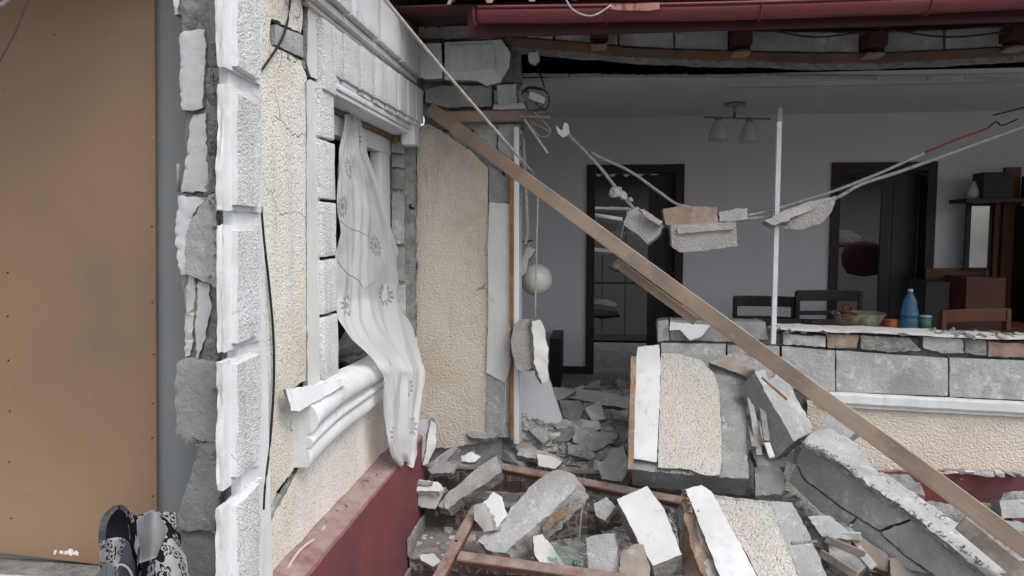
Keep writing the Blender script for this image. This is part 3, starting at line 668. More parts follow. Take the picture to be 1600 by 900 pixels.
# ================================================================ PARAPET
def PRP(px, dy=0):  # parapet leans a little towards the camera at its right end
    n = V((-.045, -1, 0)).normalized(); p0 = PY(1100, 560, YF)-n*(-dy)*0 + V((0, dy, 0))
    return [PP(u, v, p0, n) for u, v in px]
NPP = (-.045, -1, 0)
R = empty('parapet_wall', (1.6, 4.4, -.2), 'waist high broken block wall with bricks on top and beige render below', 'wall')
def pp(name, px, dy, th, m, **k): return prism(name, PRP(px, dy), NPP, th, m, R, **k)
pp('masonry', [(1028, 502), (1200, 520), (1760, 540), (1760, 800), (1030, 790)], .06, .14, (MORT, MORT), relief=.008)
# main course of grey blocks
for px in ([(1222, 541), (1305, 548), (1305, 612), (1286, 610), (1222, 606)], [(1307, 548), (1481, 560), (1481, 619), (1307, 612)], [(1484, 559), (1662, 566), (1662, 628), (1484, 620)], [(1666, 566), (1760, 570), (1760, 634), (1666, 629)],
           [(1033, 536), (1134, 538), (1134, 566), (1090, 600), (1033, 600)], [(1137, 540), (1218, 541), (1218, 606), (1137, 604)]):
    pp('block', px, 0, .15, (AACL, AAC), jit=.0012, relief=.003, chip=.004)
for px in ([(1028, 502), (1044, 500), (1046, 532), (1028, 534)], [(1047, 500), (1196, 503), (1200, 530), (1140, 534), (1047, 531)]):
    pp('block', px, .02, .14, (AACL, AAC), jit=.003, relief=.004, chip=.006)
prism('plaster_flake', PRP([(1048, 503), (1110, 508), (1096, 526), (1078, 532), (1062, 515), (1046, 516)], -.03), (-.1, -1, .15), .012, (WHITE, PLAST), R, jit=.002)
# broken course of bricks and mortar
bl = [([(1224, 522), (1290, 526), (1290, 542), (1224, 538)], AACL), ([(1292, 522), (1342, 524), (1340, 544), (1294, 544)], BRICK), ([(1345, 524), (1420, 528), (1440, 548), (1386, 550), (1345, 545)], MORT),
      ([(1442, 526), (1505, 530), (1506, 552), (1476, 553), (1444, 544)], AACL), ([(1508, 530), (1540, 532), (1543, 556), (1508, 552)], MORT), ([(1545, 534), (1640, 540), (1640, 560), (1545, 557)], BRICK), ([(1643, 540), (1740, 545), (1740, 566), (1643, 562)], AACL)]
for px, m_ in bl: pp('brick', px, -.005, .13, (m_, MORT), jit=.004, relief=.006, chip=.01, grid=.03)
# window board on top, white, broken, running to the right
bm = bmesh.new()
tp = [(1220, 512), (1300, 515), (1400, 518), (1500, 524), (1620, 528), (1760, 534)]
q = PRP(tp, -.03); rows = []
for i, p in enumerate(q):
    rows.append([bm.verts.new(p+V(d_)) for d_ in ((0, 0, 0), (0, 0, -.014), (0, .05, -.018), (0, .17, -.018), (0, .17, .004))])
for i in range(len(q)-1):
    for j in range(5): bm.faces.new((rows[i][j], rows[i+1][j], rows[i+1][(j+1) % 5], rows[i][(j+1) % 5]))
bm.faces.new(rows[0]); bm.faces.new(rows[-1][::-1]); bmesh.ops.subdivide_edges(bm, edges=bm.edges[:], cuts=5, use_grid_fill=True); chipped(bm, .006, 25); bmesh.ops.recalc_face_normals(bm, faces=bm.faces)
mk('white_coping', bm, PLAST, R)
for k in range(95):
    u = random.choice([random.uniform(1205, 1260), random.uniform(1260, 1600), random.uniform(1425, 1600)])
    p = PRP([(u, 506+(u-1220)*.04)], .0+random.uniform(-.03, .14))[0]; s_ = random.uniform(.015, .055)
    bm = bmesh.new(); hullmesh(bm, (p.x, p.y, .845-(u-1220)*.00002), (s_*1.4, s_, s_*.5), rrot(flat=True), k+900); mk('mortar_lump', bm, random.choice([MORT, AACL]), R)
# white string course, beige render, red plinth
bm = bmesh.new(); pr = [(0, 0), (-.03, -.004), (-.037, -.012), (-.038, -.054), (-.030, -.064), (-.022, -.070), (-.018, -.084), (0, -.087)]
rows = []
for i in range(20):
    u = 1285+i*(475/19); p = PRP([(u, 611+(u-1285)*.052)], -.006)[0]
    rows.append([bm.verts.new(p+V((0, a_, b_))+noise.noise_vector(p*9)*.0025) for a_, b_ in pr])
for i in range(19):
    for j in range(7):
        bm.faces.new((rows[i][j], rows[i+1][j], rows[i+1][j+1], rows[i][j+1]))
bm.faces.new(rows[0]); bm.faces.new(rows[-1][::-1]); bmesh.ops.recalc_face_normals(bm, faces=bm.faces); mk('white_string_course', bm, WHITE, R)
pp('stucco', [(1262, 626), (1760, 652), (1760, 760), (1600, 742), (1500, 735), (1420, 738), (1280, 730), (1262, 690)], 0, .04, (STUCP, MORT), jit=.004, relief=.004, chip=.006)
pp('red_plinth', [(1262, 738), (1500, 736), (1760, 752), (1760, 860), (1262, 860)], -.035, .08, (RED, RED), jit=.003, relief=.003)
# ================================================================ ROOF EDGE ABOVE THE OPENING
T = empty('roof_edge', (1.0, 4.3, 2.5), 'sagging red eaves with grey infill blocks over the broken opening', 'roof')
sag = [(640, 52), (780, 57), (900, 66), (1000, 76), (1100, 79), (1200, 82), (1300, 84), (1400, 83), (1500, 78), (1600, 72), (1760, 62)]
def sagv(u):
    for (a, b), (c, d) in zip(sag, sag[1:]):
        if a <= u <= c: return b+(d-b)*(u-a)/(c-a)
    return sag[0][1] if u < 640 else sag[-1][1]
def strip(name, us_, o0, o1, Y, th, m, **k):
    px = [(u, sagv(u)+o0(u)) for u in us_]+[(u, sagv(u)+o1(u)) for u in us_[::-1]]
    return prism(name, YP(px, Y), (0, -1, 0), th, m, T, **k)
US = list(range(790, 1761, 30))
strip('wall_plate_timber', US, lambda u: 0, lambda u: 13, YF-.04, .09, (WOODD, WOODD), jit=.003, relief=.004)
yC = PZ(1200, 121, PY(1100, 181, YB).z).y
strip('ring_beam', US, lambda u: 12, lambda u: 21+3*noise.noise(V((u*.013, 0, 0)))+2*noise.noise(V((u*.06, 3, 0))), YF-.01, .07, (MORT, MORT), jit=.0024, relief=.010, chip=.012, grid=.03)
for a, b in ((745, 777), (780, 819), (822, 864), (867, 926), (946, 965), (968, 1052), (1055, 1137), (1152, 1169), (1172, 1342), (1382, 1474), (1478, 1566), (1600, 1700)):
    px = [(a, sagv(a)-32), (b, sagv(b)-32), (b, sagv(b)-2), (a, sagv(a)-2)]
    prism('infill_block', YP(px, YF-.02+random.uniform(-.01, .01)), (0, -1, 0), .14, (AACL, AAC), T, jit=.0015, relief=.003, chip=.004)
strip('infill_mortar', [740]+US, lambda u: -35, lambda u: 2, YF+.02, .1, (MORT, MORT), jit=.003, relief=.004)
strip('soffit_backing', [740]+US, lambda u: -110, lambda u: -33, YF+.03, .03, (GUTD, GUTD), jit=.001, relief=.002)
# rafters (dark red tails), fascia and soffit boards
for u in (936, 1158, 1366, 1588, 1800):
    z0 = PY(u, sagv(u)+2, YF-.1).z; x = PY(u, 60, YF-.1).x
    obox('rafter', (x, YF+.25, z0+.09), (x, YF-.16, z0+.07), .075, .10, GUTD, T, face=(1, 0, 0))
    rbox('rafter_foot', x-.045, x+.045, YF-.14, YF-.02, z0-.012, z0+.004, WOOD, T, amt=.002)
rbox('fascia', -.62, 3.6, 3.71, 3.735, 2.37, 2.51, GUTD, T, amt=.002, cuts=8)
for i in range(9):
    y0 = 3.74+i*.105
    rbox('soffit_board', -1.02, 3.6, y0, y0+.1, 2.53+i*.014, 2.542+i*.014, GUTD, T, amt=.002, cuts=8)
# roof over side wing (out of frame above; its shade falls on the wall), plus a panel added to shade the fence
for i in range(5):
    x0 = -1.02-.0+i*.0
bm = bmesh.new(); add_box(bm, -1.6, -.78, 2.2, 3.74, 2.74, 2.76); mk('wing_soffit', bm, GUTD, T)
bm = bmesh.new(); add_box(bm, -4.2, -1.25, 1.55, 2.6, 2.42, 2.46); mk('unseen_shade_panel', bm, GUTD, T)  # unseen panel, added only to darken the top of the brown board
# gutter: half round, open upward, sagging slightly, with an opened seam
G = empty('roof_gutter', (1, 3.65, 2.5), 'dented red half round rain gutter running under the tiles', 'gutter')
bm = bmesh.new(); rows = []
gx = [-.55+i*.12 for i in range(36)]
for x in gx:
    p = PY(0, 0, 3.64); u_ = 924+x/3.64*1155
    rad = .058; zc = 2.472 - .018*math.sin((x+.5)*1.1) + .004*noise.noise(V((x*3, 0, 0)))
    ring = []
    for k in range(11):
        a = math.pi*k/10
        ring.append(bm.verts.new((x, 3.64-rad*math.cos(a), zc-rad*math.sin(a))))
    ring.append(bm.verts.new((x, 3.64+rad-.006, zc+.002)))
    for k in range(9, 0, -1):
        a = math.pi*k/10; ring.append(bm.verts.new((x, 3.64-(rad-.004)*math.cos(a), zc-(rad-.004)*math.sin(a))))
    rows.append(ring)
for i in range(len(rows)-1):
    n_ = len(rows[0])
    for j in range(n_):
        f = bm.faces.new((rows[i][j], rows[i+1][j], rows[i+1][(j+1) % n_], rows[i][(j+1) % n_])); f.smooth = True
bmesh.ops.recalc_face_normals(bm, faces=bm.faces); mk('gutter_trough', bm, GUT, G)
def gz(x): return 2.472 - .018*math.sin((x+.5)*1.1)
tube('rolled_rim', [(x, 3.64-.06, gz(x)+.003) for x in gx], .007, GUT, G, k=1)
for u in (740, 944, 1172, 1412, 1590):
    x = (u-924)/1155*3.58
    bm = bmesh.new(); pts = [(x, 3.64-.064*math.cos(math.pi*k/12), gz(x)-.064*math.sin(math.pi*k/12)) for k in range(13)]
    add_tube(bm, pts, .005, 5, 1); add_tube(bm, [(x, 3.70, gz(x)), (x, 3.705, gz(x)-.05)], .004, 5, 1); mk('gutter_bracket', bm, GUT, G)
x0, x1 = (950-924)/1155*3.58, (1022-924)/1155*3.58
prism('bent_lip', [(x0, 3.562, gz(x0)+.0), (x1, 3.562, gz(x0)+.0), (x1, 3.55, gz(x0)-.03), (x1-.05, 3.548, gz(x0)-.036), (x0+.03, 3.55, gz(x0)-.028), (x0, 3.55, gz(x0)-.02)], (0, -1, .1), .004, (mat('sun_bleached_red_paint', (.36, .15, .13), (.3, .12, .11), 9, .6), GUT), G, jit=.001, relief=.004)
tube('loose_cable', [PY(880, -10, 3.5), PY(895, 15, 3.5), PY(925, 25, 3.5), PY(955, 8, 3.52)], .004, CABLEW, **dict(label='thin pale cable looped round the gutter left of its bright dent', cat='cable'))
for k, (a, b) in enumerate(((1200, 1345), (1390, 1570))):
    tube('sagging_cable', [PY(a, 46, 4.18), PY((a+b)/2, 58, 4.16), PY(b, 50, 4.18)], .005, GUTD, label='dark red cable sagging across the infill blocks, %s' % ('second rafter to third' if k == 0 else 'third rafter to the right edge'), cat='cable', group='cables sagging under the eaves')
# roof tiles: bottom course in view as parts, the rest joined
def tilemesh(bm, x, y, z):
    n = 8; ra = []
    for s in (0, 1):
        for t in (0, 1):
            pass
    up_ = [(x+.105*math.cos(math.pi*k/n), y, z+.055*math.sin(math.pi*k/n)) for k in range(n+1)]
    lo_ = [(x+.09*math.cos(math.pi*k/n), y, z+.04*math.sin(math.pi*k/n)) for k in range(n+1)]
    A = [bm.verts.new(p) for p in up_]; B = [bm.verts.new(p) for p in lo_]
    A2 = [bm.verts.new((p[0], y+.4, p[2]+.16)) for p in up_]; B2 = [bm.verts.new((p[0], y+.4, p[2]+.16)) for p in lo_]
    for k in range(n):
        bm.faces.new((A[k], A[k+1], B[k+1], B[k])); bm.faces.new((A[k], A2[k], A2[k+1], A[k+1])); bm.faces.new((B[k+1], B2[k+1], B2[k], B[k]))
first = None
for i in range(22):
    x = -.6+i*.205
    if first is None:
        bm = bmesh.new(); tilemesh(bm, x, 3.62, 2.505); bmesh.ops.recalc_face_normals(bm, faces=bm.faces); first = mk('roof_tile', bm, OLDW if 0 else ROOFT, T)
    else:
        o = first.copy(); C.objects.link(o); o.location.x += i*.205; WL[o] = WL[first]+V((i*.205, 0, 0))
bm = bmesh.new()
for r in range(1, 12):
    for i in range(24): tilemesh(bm, -.8+i*.205, 3.62+r*.37, 2.505+r*.148+.012)
bmesh.ops.recalc_face_normals(bm, faces=bm.faces); mk('upper_roof_tiles', bm, ROOFT, T, kind='stuff')
bm = bmesh.new()
vs = [bm.verts.new(p) for p in ((-1.2, 3.75, 2.585), (6.5, 3.75, 2.585), (6.5, 7.9, 4.25), (-1.2, 7.9, 4.25))]; bm.faces.new(vs)
vs2 = [bm.verts.new(v.co+V((0, 0, .03))) for v in vs]; bm.faces.new(vs2[::-1])
for i in range(4): bm.faces.new((vs[i], vs2[i], vs2[(i+1) % 4], vs[(i+1) % 4]))
mk('roof_boarding', bm, DARKIN, T)
box('attic_end_wall', -1.2, 6.5, 7.72, 7.85, 2.5, 4.3, DARKIN, T)
for xa, xb in ((-1.3, -1.21), (6.51, 6.6)):
    bm = bmesh.new(); add_box(bm, xa, xb, 4.45, 7.85, 2.3, 4.2); mk('gable_wall', bm, DARKIN, T)
box('attic_partition', -.98, -.76, 4.56, 7.72, 2.3, 4.0, DARKIN, T)
# dark ragged boards at the top left corner of the eaves
prism('torn_soffit', YP([(700, -60), (760, -60), (745, 0), (738, 30), (700, 38), (660, 44), (652, 10), (650, -60)], 4.0), (0, -1, -.3), .02, (DARKIN, DARKIN), T, jit=.01)
prism('eaves_render', YP([(655, -40), (655, 60), (770, 62), (772, 30), (730, 20), (700, -40)], YF+.0), (0, -1, 0), .05, (STUCW, MORT), T, jit=.006, relief=.008)
# ================================================================ INTERIOR
B = empty('room_back_wall', (2, 7.4, 0), 'plain grey blue back wall of the room with two dark doorways', 'wall')
d1 = (PY(921, 400, YB).x, PY(1062, 400, YB).x); d2 = (PY(1300, 400, YB).x, PY(1452, 400, YB).x)
zd = PY(990, 262, YB).z
ZC = PY(1100, 181, YB).z
for x0, x1, z0, z1 in ((-1.0, d1[0], 0, ZC), (d1[0], d1[1], zd, ZC), (d1[1], d2[0], 0, ZC), (d2[0], d2[1], zd, ZC), (d2[1], 6.5, 0, ZC)):
    box('plaster_panel', x0, x1, YB, YB+.12, z0-.01, z1, WALLI, B)
box('side_partition', -.86, -.75, 4.6, YB, -.01, ZC, WALLI, B)
box('side_partition', 6.3, 6.4, 4.6, YB, -.01, ZC, WALLI, B)
box('skirting', PY(875, 580, YB).x, d1[0], YB-.02, YB, 0, .07, DARKR, B)
box('skirting', d1[1]+.01, d2[0]-.01, YB-.02, YB, 0, .07, DARKR, B)
for (x0, x1) in (d1, d2):
    f = empty('door_frame', ((x0+x1)/2, YB, 0), parent=B)
    box('jamb', x0-.03, x0+.05, YB-.03, YB+.15, 0, zd+.03, DARKR, f)
    box('jamb', x1-.05, x1+.03, YB-.03, YB+.15, 0, zd+.03, DARKR, f)
    box('head', x0+.052, x1-.052, YB-.028, YB+.148, zd-.05, zd+.028, DARKR, f)
# door leaf standing open inside the first doorway, panelled
dl = empty('door_leaf', (d1[1]-.2, YB+.2, 0), parent=B)
hx = PY(1012, 400, YB+.2).x
box('leaf_panel', hx, d1[1]-.05, YB+.155, YB+.19, .02, zd-.06, DARKW, dl)
for z0, z1 in ((.15, .85), (1.0, 1.85)):
    box('raised_panel', hx+.07, d1[1]-.12, YB+.148, YB+.157, z0, z1, DARKW, dl, bev=.003)
dl2 = empty('door_leaf', (d2[1]-.2, YB+.2, 0), parent=B)
hx2 = PY(1372, 400, YB+.2).x
box('leaf_panel', hx2, d2[1]-.05, YB+.155, YB+.19, .02, zd-.06, DARKW, dl2)
box('raised_panel', hx2+.1, d2[1]-.15, YB+.148, YB+.157, .2, 1.85, DARKW, dl2, bev=.003)
bm = bmesh.new(); add_box(bm, -.75, 6.3, yC, YB, ZC, ZC+.03); mk('ceiling', bm, CEIL, kind='structure')
cm = empty('ceiling_edge', (1.5, 5.35, ZC), 'ragged white plaster edge of the broken room ceiling', 'ceiling trim')
prev = 812
xs_ = [812]+[880+i*62+random.randint(-10, 10) for i in range(16)]
for a, b in zip(xs_, xs_[1:]):
    va = 116+ (a-812)*.009; vb = 116+(b-812)*.009
    px = [(a+1, va-2+random.uniform(-1, 1)), (b-1, vb-2+random.uniform(-1, 1)), (b-1, vb+3), (a+1, va+3)]
    prism('plaster_strip', YP(px, yC-.02), (0, -1, 0), .02, (PLAST, PLAST), cm, jit=.003, grid=0)
box('ceiling_batten', PY(1140, 134, 5.6).x, 4.2, 5.72, 5.78, ZC-.03, ZC-.001, PLAST, cm)
# walls of the further room (kitchen) with a hole in its roof that lets the daylight in
K = empty('kitchen_walls', (1, 10.5, 0), 'dim ruined room seen through the doorways with pale cupboards and fallen pieces', 'wall')
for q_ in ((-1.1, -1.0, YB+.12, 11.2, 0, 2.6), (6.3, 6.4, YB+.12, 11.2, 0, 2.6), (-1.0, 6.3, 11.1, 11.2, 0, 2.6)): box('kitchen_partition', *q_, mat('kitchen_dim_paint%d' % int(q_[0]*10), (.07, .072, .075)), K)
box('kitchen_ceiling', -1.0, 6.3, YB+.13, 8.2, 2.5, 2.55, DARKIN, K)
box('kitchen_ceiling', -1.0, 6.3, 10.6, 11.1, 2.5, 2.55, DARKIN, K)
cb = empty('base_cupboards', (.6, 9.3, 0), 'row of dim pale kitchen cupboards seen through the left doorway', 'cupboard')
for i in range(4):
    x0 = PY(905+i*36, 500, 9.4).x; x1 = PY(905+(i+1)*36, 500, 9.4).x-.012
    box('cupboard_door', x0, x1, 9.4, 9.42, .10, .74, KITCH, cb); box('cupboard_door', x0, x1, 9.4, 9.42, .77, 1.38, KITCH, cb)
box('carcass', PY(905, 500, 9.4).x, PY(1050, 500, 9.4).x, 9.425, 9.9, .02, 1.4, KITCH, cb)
# fallen white window frame in there
fw = empty('fallen_window', PY(965, 370, 8.8), 'white plastic window frame fallen askew, seen through the left doorway', 'window')
q = [PY(926, 338, 8.8), PY(972, 345, 8.8), PY(960, 395, 8.8), PY(924, 392, 8.8)]
for a, b in zip(q, q[1:]+q[:1]): obox('frame_bar', a, b, .07, .05, PVC, fw, face=(0, -.6, .8))
slabs_in = [([(926, 308), (985, 330), (1000, 345), (926, 318)], 8.7, PLAST, 'long pale strip fallen across the top of the left doorway'),
            ([(924, 455), (950, 465), (968, 482), (962, 490), (924, 470)], 8.6, AACL, 'grey fallen slab leaning in the kitchen behind the left doorway'),
            ([(926, 470), (965, 488), (970, 500), (940, 498), (925, 490)], 8.7, DARKW, 'dark broken panel lying on the kitchen cupboards'),
            ([(945, 400), (990, 405), (1000, 430), (960, 425)], 8.8, MORT, 'grey broken chunk above the kitchen cupboards')]
for px, y_, m_, lb in slabs_in: prism('kitchen_debris', YP(px, y_), (-.2, -.7, .8), .04, (m_, m_), None, label=lb, cat='debris')
# scalloped lace valance
bm = bmesh.new(); pr_ = None
for i in range(61):
    u = 928+i*1.75; v = 266+ (4+3*math.sin(i*.5))*abs(math.sin(i*.26))
    t_ = bm.verts.new(PY(u, 262, 8.2)+V((0, .02*math.sin(i*.5), 0))); b_ = bm.verts.new(PY(u, v+4, 8.2)+V((0, .03*math.sin(i*.5), 0)))
    if pr_: bm.faces.new((pr_[0], t_, b_, pr_[1]))
    pr_ = (t_, b_)
bmesh.ops.solidify(bm, geom=bm.faces[:], thickness=.004); mk('lace_valance', bm, PVC, label='scalloped white lace valance glimpsed at the top of the left doorway', cat='valance')
# items behind second doorway
prism('kitchen_debris', YP([(1300, 358), (1330, 360), (1346, 370), (1342, 380), (1300, 378)], 8.6), (0, -1, .2), .1, (AACL, MORT), None, label='pale chunk of masonry glimpsed through the right doorway', cat='debris')
box('shelf_rail', PY(1298, 384, 8.5).x, PY(1350, 384, 8.5).x, 8.4, 8.5, PY(1320, 386, 8.5).z, PY(1320, 382, 8.5).z, BROWNF, label='thin brown rail crossing the right doorway', cat='rail')
bm = bmesh.new(); pc = PY(1350, 402, 8.0); lathe(bm, pc-V((0, 0, .2)), [(.02, 0), (.16, .03), (.21, .12), (.22, .22), (.18, .32), (.08, .36), (.02, .37)], 14)
mk('round_bag', bm, mat('burgundy_cloth', (.07, .018, .022)), label='dark burgundy bundle hanging in the right doorway', cat='bag')
# ---- ceiling lamp with two frosted bell shades
lc = PY(1148, 163, 6.6); LM = empty('ceiling_lamp', lc, 'two armed chrome ceiling lamp with frosted bell shades, unlit', 'ceiling lamp')
bm = bmesh.new(); lathe(bm, (lc.x, lc.y, ZC-.03), [(.085, 0), (.085, .02), (.03, .028)], 18); mk('ceiling_rose', bm, CHROME, LM)
bm = bmesh.new(); add_tube(bm, [(lc.x, lc.y, ZC-.02), (lc.x, lc.y, ZC-.13)], .012, 8, 1); add_tube(bm, [(lc.x-.26, lc.y, ZC-.115), (lc.x, lc.y, ZC-.13), (lc.x+.30, lc.y, ZC-.14)], .008, 8, 1); mk('lamp_arm', bm, CHROME, LM)
for dx, dz in ((-.135, -.12), (.125, -.135)):
    bm = bmesh.new(); c_ = (lc.x+dx, lc.y, ZC+dz-.20)
    lathe(bm, c_, [(.085, 0), (.08, .05), (.065, .11), (.04, .16), (.025, .175)], 18); sh = mk('lamp_shade', bm, GLOPAL, LM)
    bm = bmesh.new(); lathe(bm, (c_[0], c_[1], c_[2]+.172), [(.028, 0), (.028, .03), (.01, .04)], 12); mk('shade_cap', bm, CHROME, sh)
# ---- coat rack furniture at the right
HX = lambda u, Y: PY(u, 400, Y).x
HZ = lambda v, Y: PY(1540, v, Y).z
Yh = 7.1
HR = empty('hall_stand', (HX(1540, Yh), Yh, 0), 'cherry brown hall stand with narrow mirror, upright boards and a hat shelf', 'hall stand')
box('back_panel', HX(1452, Yh), HX(1546, Yh), Yh+.05, Yh+.08, 0, HZ(420, Yh), BROWNF, HR)
box('lower_cabinet', HX(1482, Yh), HX(1540, Yh), Yh-.35, Yh+.045, 0, HZ(434, Yh-.35), BROWNF, HR)
box('mirror_frame', HX(1508, Yh), HX(1548, Yh), Yh+.0, Yh+.03, HZ(422, Yh), HZ(318, Yh), DARKR, HR)
box('mirror', HX(1514, Yh), HX(1542, Yh), Yh-.008, Yh-.001, HZ(418, Yh), HZ(322, Yh), MIRROR, HR)
for a, b in ((1549, 1556), (1562, 1586), (1590, 1596)): box('upright_board', HX(a, Yh), HX(b, Yh), Yh-.03, Yh+.02, 0, HZ(262 if a == 1562 else 318, Yh), BROWNF if a != 1590 else PVC, HR)
box('hat_shelf', HX(1482, Yh), HX(1700, Yh), Yh-.28, Yh+.04, HZ(318, Yh), HZ(312, Yh), DARKR, HR)
box('storage_box', HX(1512, Yh), HX(1556, Yh), Yh-.22, Yh-.02, HZ(311, Yh), HZ(272, Yh), BLACK, label='black box on the left of the hat shelf', cat='box')
box('storage_box', HX(1588, Yh), HX(1640, Yh), Yh-.22, Yh-.02, HZ(311, Yh), HZ(276, Yh), BLACK, label='dark box at the right edge on the hat shelf', cat='box')
bm = bmesh.new(); p = V((HX(1508, Yh), Yh-.1, HZ(311, Yh))); lathe(bm, p, [(.05, 0), (.055, .05), (.03, .11), (.012, .15)], 12); mk('small_vase', bm, GLOPAL, label='small grey vase left of the box on the shelf', cat='vase')
box('wardrobe', HX(1600, 6.9), HX(1760, 6.9), 6.7, 7.2, 0, HZ(322, 6.9), DARKW, label='dark wardrobe at the right edge of the room', cat='wardrobe', bev=.006)
sp_ = empty('speaker_box', (HX(1465, 6.5), 6.5, 0), 'black upright speaker box beside the cherry cabinet', 'speaker')
box('cabinet', HX(1445, 6.5), HX(1482, 6.5), 6.45, 6.8, 0, PY(1465, 440, 6.5).z, BLACK, sp_, bev=.006)
box('front_grille', HX(1448, 6.45), HX(1479, 6.45), 6.44, 6.448, .05, PY(1465, 446, 6.5).z, DARKW, sp_)
for u in (1498, 1512):
    bm = bmesh.new(); p = PY(u, 406, 7.29); add_box(bm, p.x-.035, p.x+.035, 7.288, 7.299, p.z-.035, p.z+.035, 0, .003); s = mk('wall_socket', bm, PVC, label='white wall socket with a plugged cable, %s of the mirror edge' % ('left' if u < 1500 else 'just at the foot'), cat='socket', group='sockets by the mirror')
    tube('plug_cable', [p+V((0, -.03, -.0)), p+V((.03, -.04, -.06)), p+V((.04, -.03, -.14))], .006, CABLEW, s)
# ---- dining table, chairs, food
TB = empty('dining_table', (2.0, 5.4, 0), 'brown dining table top showing just above the broken wall', 'table')
tx0, tx1 = 1.25, 3.1
rbox('tabletop', tx0, tx1, 4.85, 5.75, .72, .75, BROWNF, TB, amt=.0005, bev=.006)
for x in (tx0+.08, tx1-.08):
    for y in (4.93, 5.67): box('table_leg', x-.03, x+.03, y-.03, y+.03, 0, .72, BROWNF, TB)
def chair(loc, rz, m, label, hgt=.98, wid=.46):
    E = empty('dining_chair', loc, label, 'chair', 'dining chairs round the table'); M0 = Matrix.Translation(V(loc)) @ Matrix.Rotation(rz, 4, 'Z')
    def part(nm, q_, bev=.006, bend=0):
        bm = bmesh.new(); add_box(bm, *q_, 0, bev)
        if bend:
            bmesh.ops.subdivide_edges(bm, edges=[e for e in bm.edges if e.calc_length() > wid*.6], cuts=7, use_grid_fill=True)
            for v in bm.verts: v.co.y += bend*(1-(v.co.x/(wid/2))**2)
        for v in bm.verts: v.co = M0 @ v.co
        mk(nm, bm, m, E)
    h = wid/2
    part('seat', (-h, h, -.21, .2, .43, .46)); 
    for s in (-1, 1):
        part('leg', (s*h-.018-.0*s, s*h+.018, .18, .22, 0, hgt)); part('leg', (s*(h-.02)-.018, s*(h-.02)+.018, -.2, -.165, 0, .43))
    part('backrest_rail', (-h-.015, h+.015, .185, .21, hgt-.075, hgt+.012), bend=.035)
    part('backrest_rail', (-h+.02, h-.02, .19, .21, hgt-.19, hgt-.155), bend=.03); part('backrest_rail', (-h+.02, h-.02, .19, .21, hgt-.30, hgt-.27), bend=.03)
c1 = PY(1190, 465, 6.25); chair((c1.x, 6.25-.2, 0), math.radians(-6), DARKW, 'dark slatted chair beside the white pole, left of the table', c1.z)
c2 = PY(1298, 456, 6.2); chair((c2.x, 6.2-.2, 0), math.radians(4), DARKW, 'dark open backed chair behind the fruit bowl', c2.z, .5)
c3 = PY(1570, 487, 4.95); chair((c3.x+.0, 4.98, 0), math.radians(20), BROWNF, 'brown chair with its back to the broken wall at the right edge', c3.z-.02, .52)
zt = .75
def on(u, v): return PZ(u, v, zt)
bp = on(1330, 512); bp = V((bp.x, 5.12, zt))
bm = bmesh.new(); lathe(bm, bp, [(.075, 0), (.10, .012), (.135, .05), (.165, .115), (.170, .118), (.166, .110), (.13, .052), (.09, .018), (.0, .014)], 28); mk('fruit_bowl', bm, GLBOWL, label='clear glass fruit bowl on the table behind the broken wall', cat='bowl')
for k, (dx, dy) in enumerate(((-.01, .0), (.075, .01), (.04, .06), (.03, -.06))):
    bm = bmesh.new(); lathe(bm, bp+V((dx, dy, .02)), [(.0, .008), (.02, .0), (.036, .02), (.041, .04), (.036, .062), (.018, .074), (.0, .066)], 14); o = mk('apple', bm, APPLE, label=['yellow green apple in the middle of the glass bowl', 'yellow green apple at the right of the glass bowl', 'yellow green apple at the back of the glass bowl', 'yellow green apple at the front of the glass bowl'][k], cat='apple', group='apples in the bowl')
for k in range(8):
    c_ = bp+V((-.085+random.uniform(-.04, .05), random.uniform(-.04, .04), .10+random.uniform(-.02, .05))); bm = bmesh.new(); r_ = rrot()
    add_tube(bm, [c_+r_ @ V((.03*math.cos(a), .022*math.sin(a), 0)) for a in [i*1.05 for i in range(6)]], .008, 6, 2); mk('pretzel_ring', bm, SNACK, label='brown pretzel ring heaped on the left in the glass bowl', cat='snack', group='pretzel rings in the bowl')
bt = on(1398, 510); bt = V((bt.x, 5.12, zt)); BT = empty('water_bottle', bt, 'blue plastic water bottle with a pale cap on the table', 'bottle')
bm = bmesh.new(); lathe(bm, bt, [(.045, 0), (.052, .006), (.053, .03), (.050, .036), (.053, .042), (.053, .08), (.049, .086), (.053, .092), (.053, .135), (.050, .142), (.044, .150), (.046, .175), (.036, .215), (.018, .245), (.014, .26)], 22); mk('bottle_body', bm, GLBLUE, BT)
bm = bmesh.new(); lathe(bm, bt+V((0, 0, .258)), [(.016, 0), (.016, .02), (.0, .021)], 14); mk('bottle_cap', bm, LABELW, BT)
bm = bmesh.new(); lathe(bm, bt, [(.054, .095), (.054, .128)], 22); mk('bottle_label', bm, GLBLUE, BT)
jc = V((on(1372, 510).x, 5.14, zt)); JR = empty('jam_tub', jc, 'low orange tub between the glass bowl and the blue bottle', 'jar')
bm = bmesh.new(); lathe(bm, jc, [(.040, 0), (.045, .01), (.045, .06), (.042, .065)], 18); mk('tub', bm, ORANGE, JR)
bm = bmesh.new(); lathe(bm, jc+V((0, 0, .062)), [(.047, 0), (.047, .012), (.0, .013)], 18); mk('lid', bm, ORANGE, JR)
cc = V((on(1423, 510).x, 5.14, zt)); CN = empty('coffee_can', cc, 'small blue and green printed can right of the water bottle', 'can')
bm = bmesh.new(); lathe(bm, cc, [(.038, 0), (.038, .095)], 18); mk('can_body', bm, BLUELB, CN)
bm = bmesh.new(); lathe(bm, cc+V((0, 0, .092)), [(.0395, 0), (.0395, .01), (.0, .011)], 18); mk('can_lid', bm, LABELW, CN)
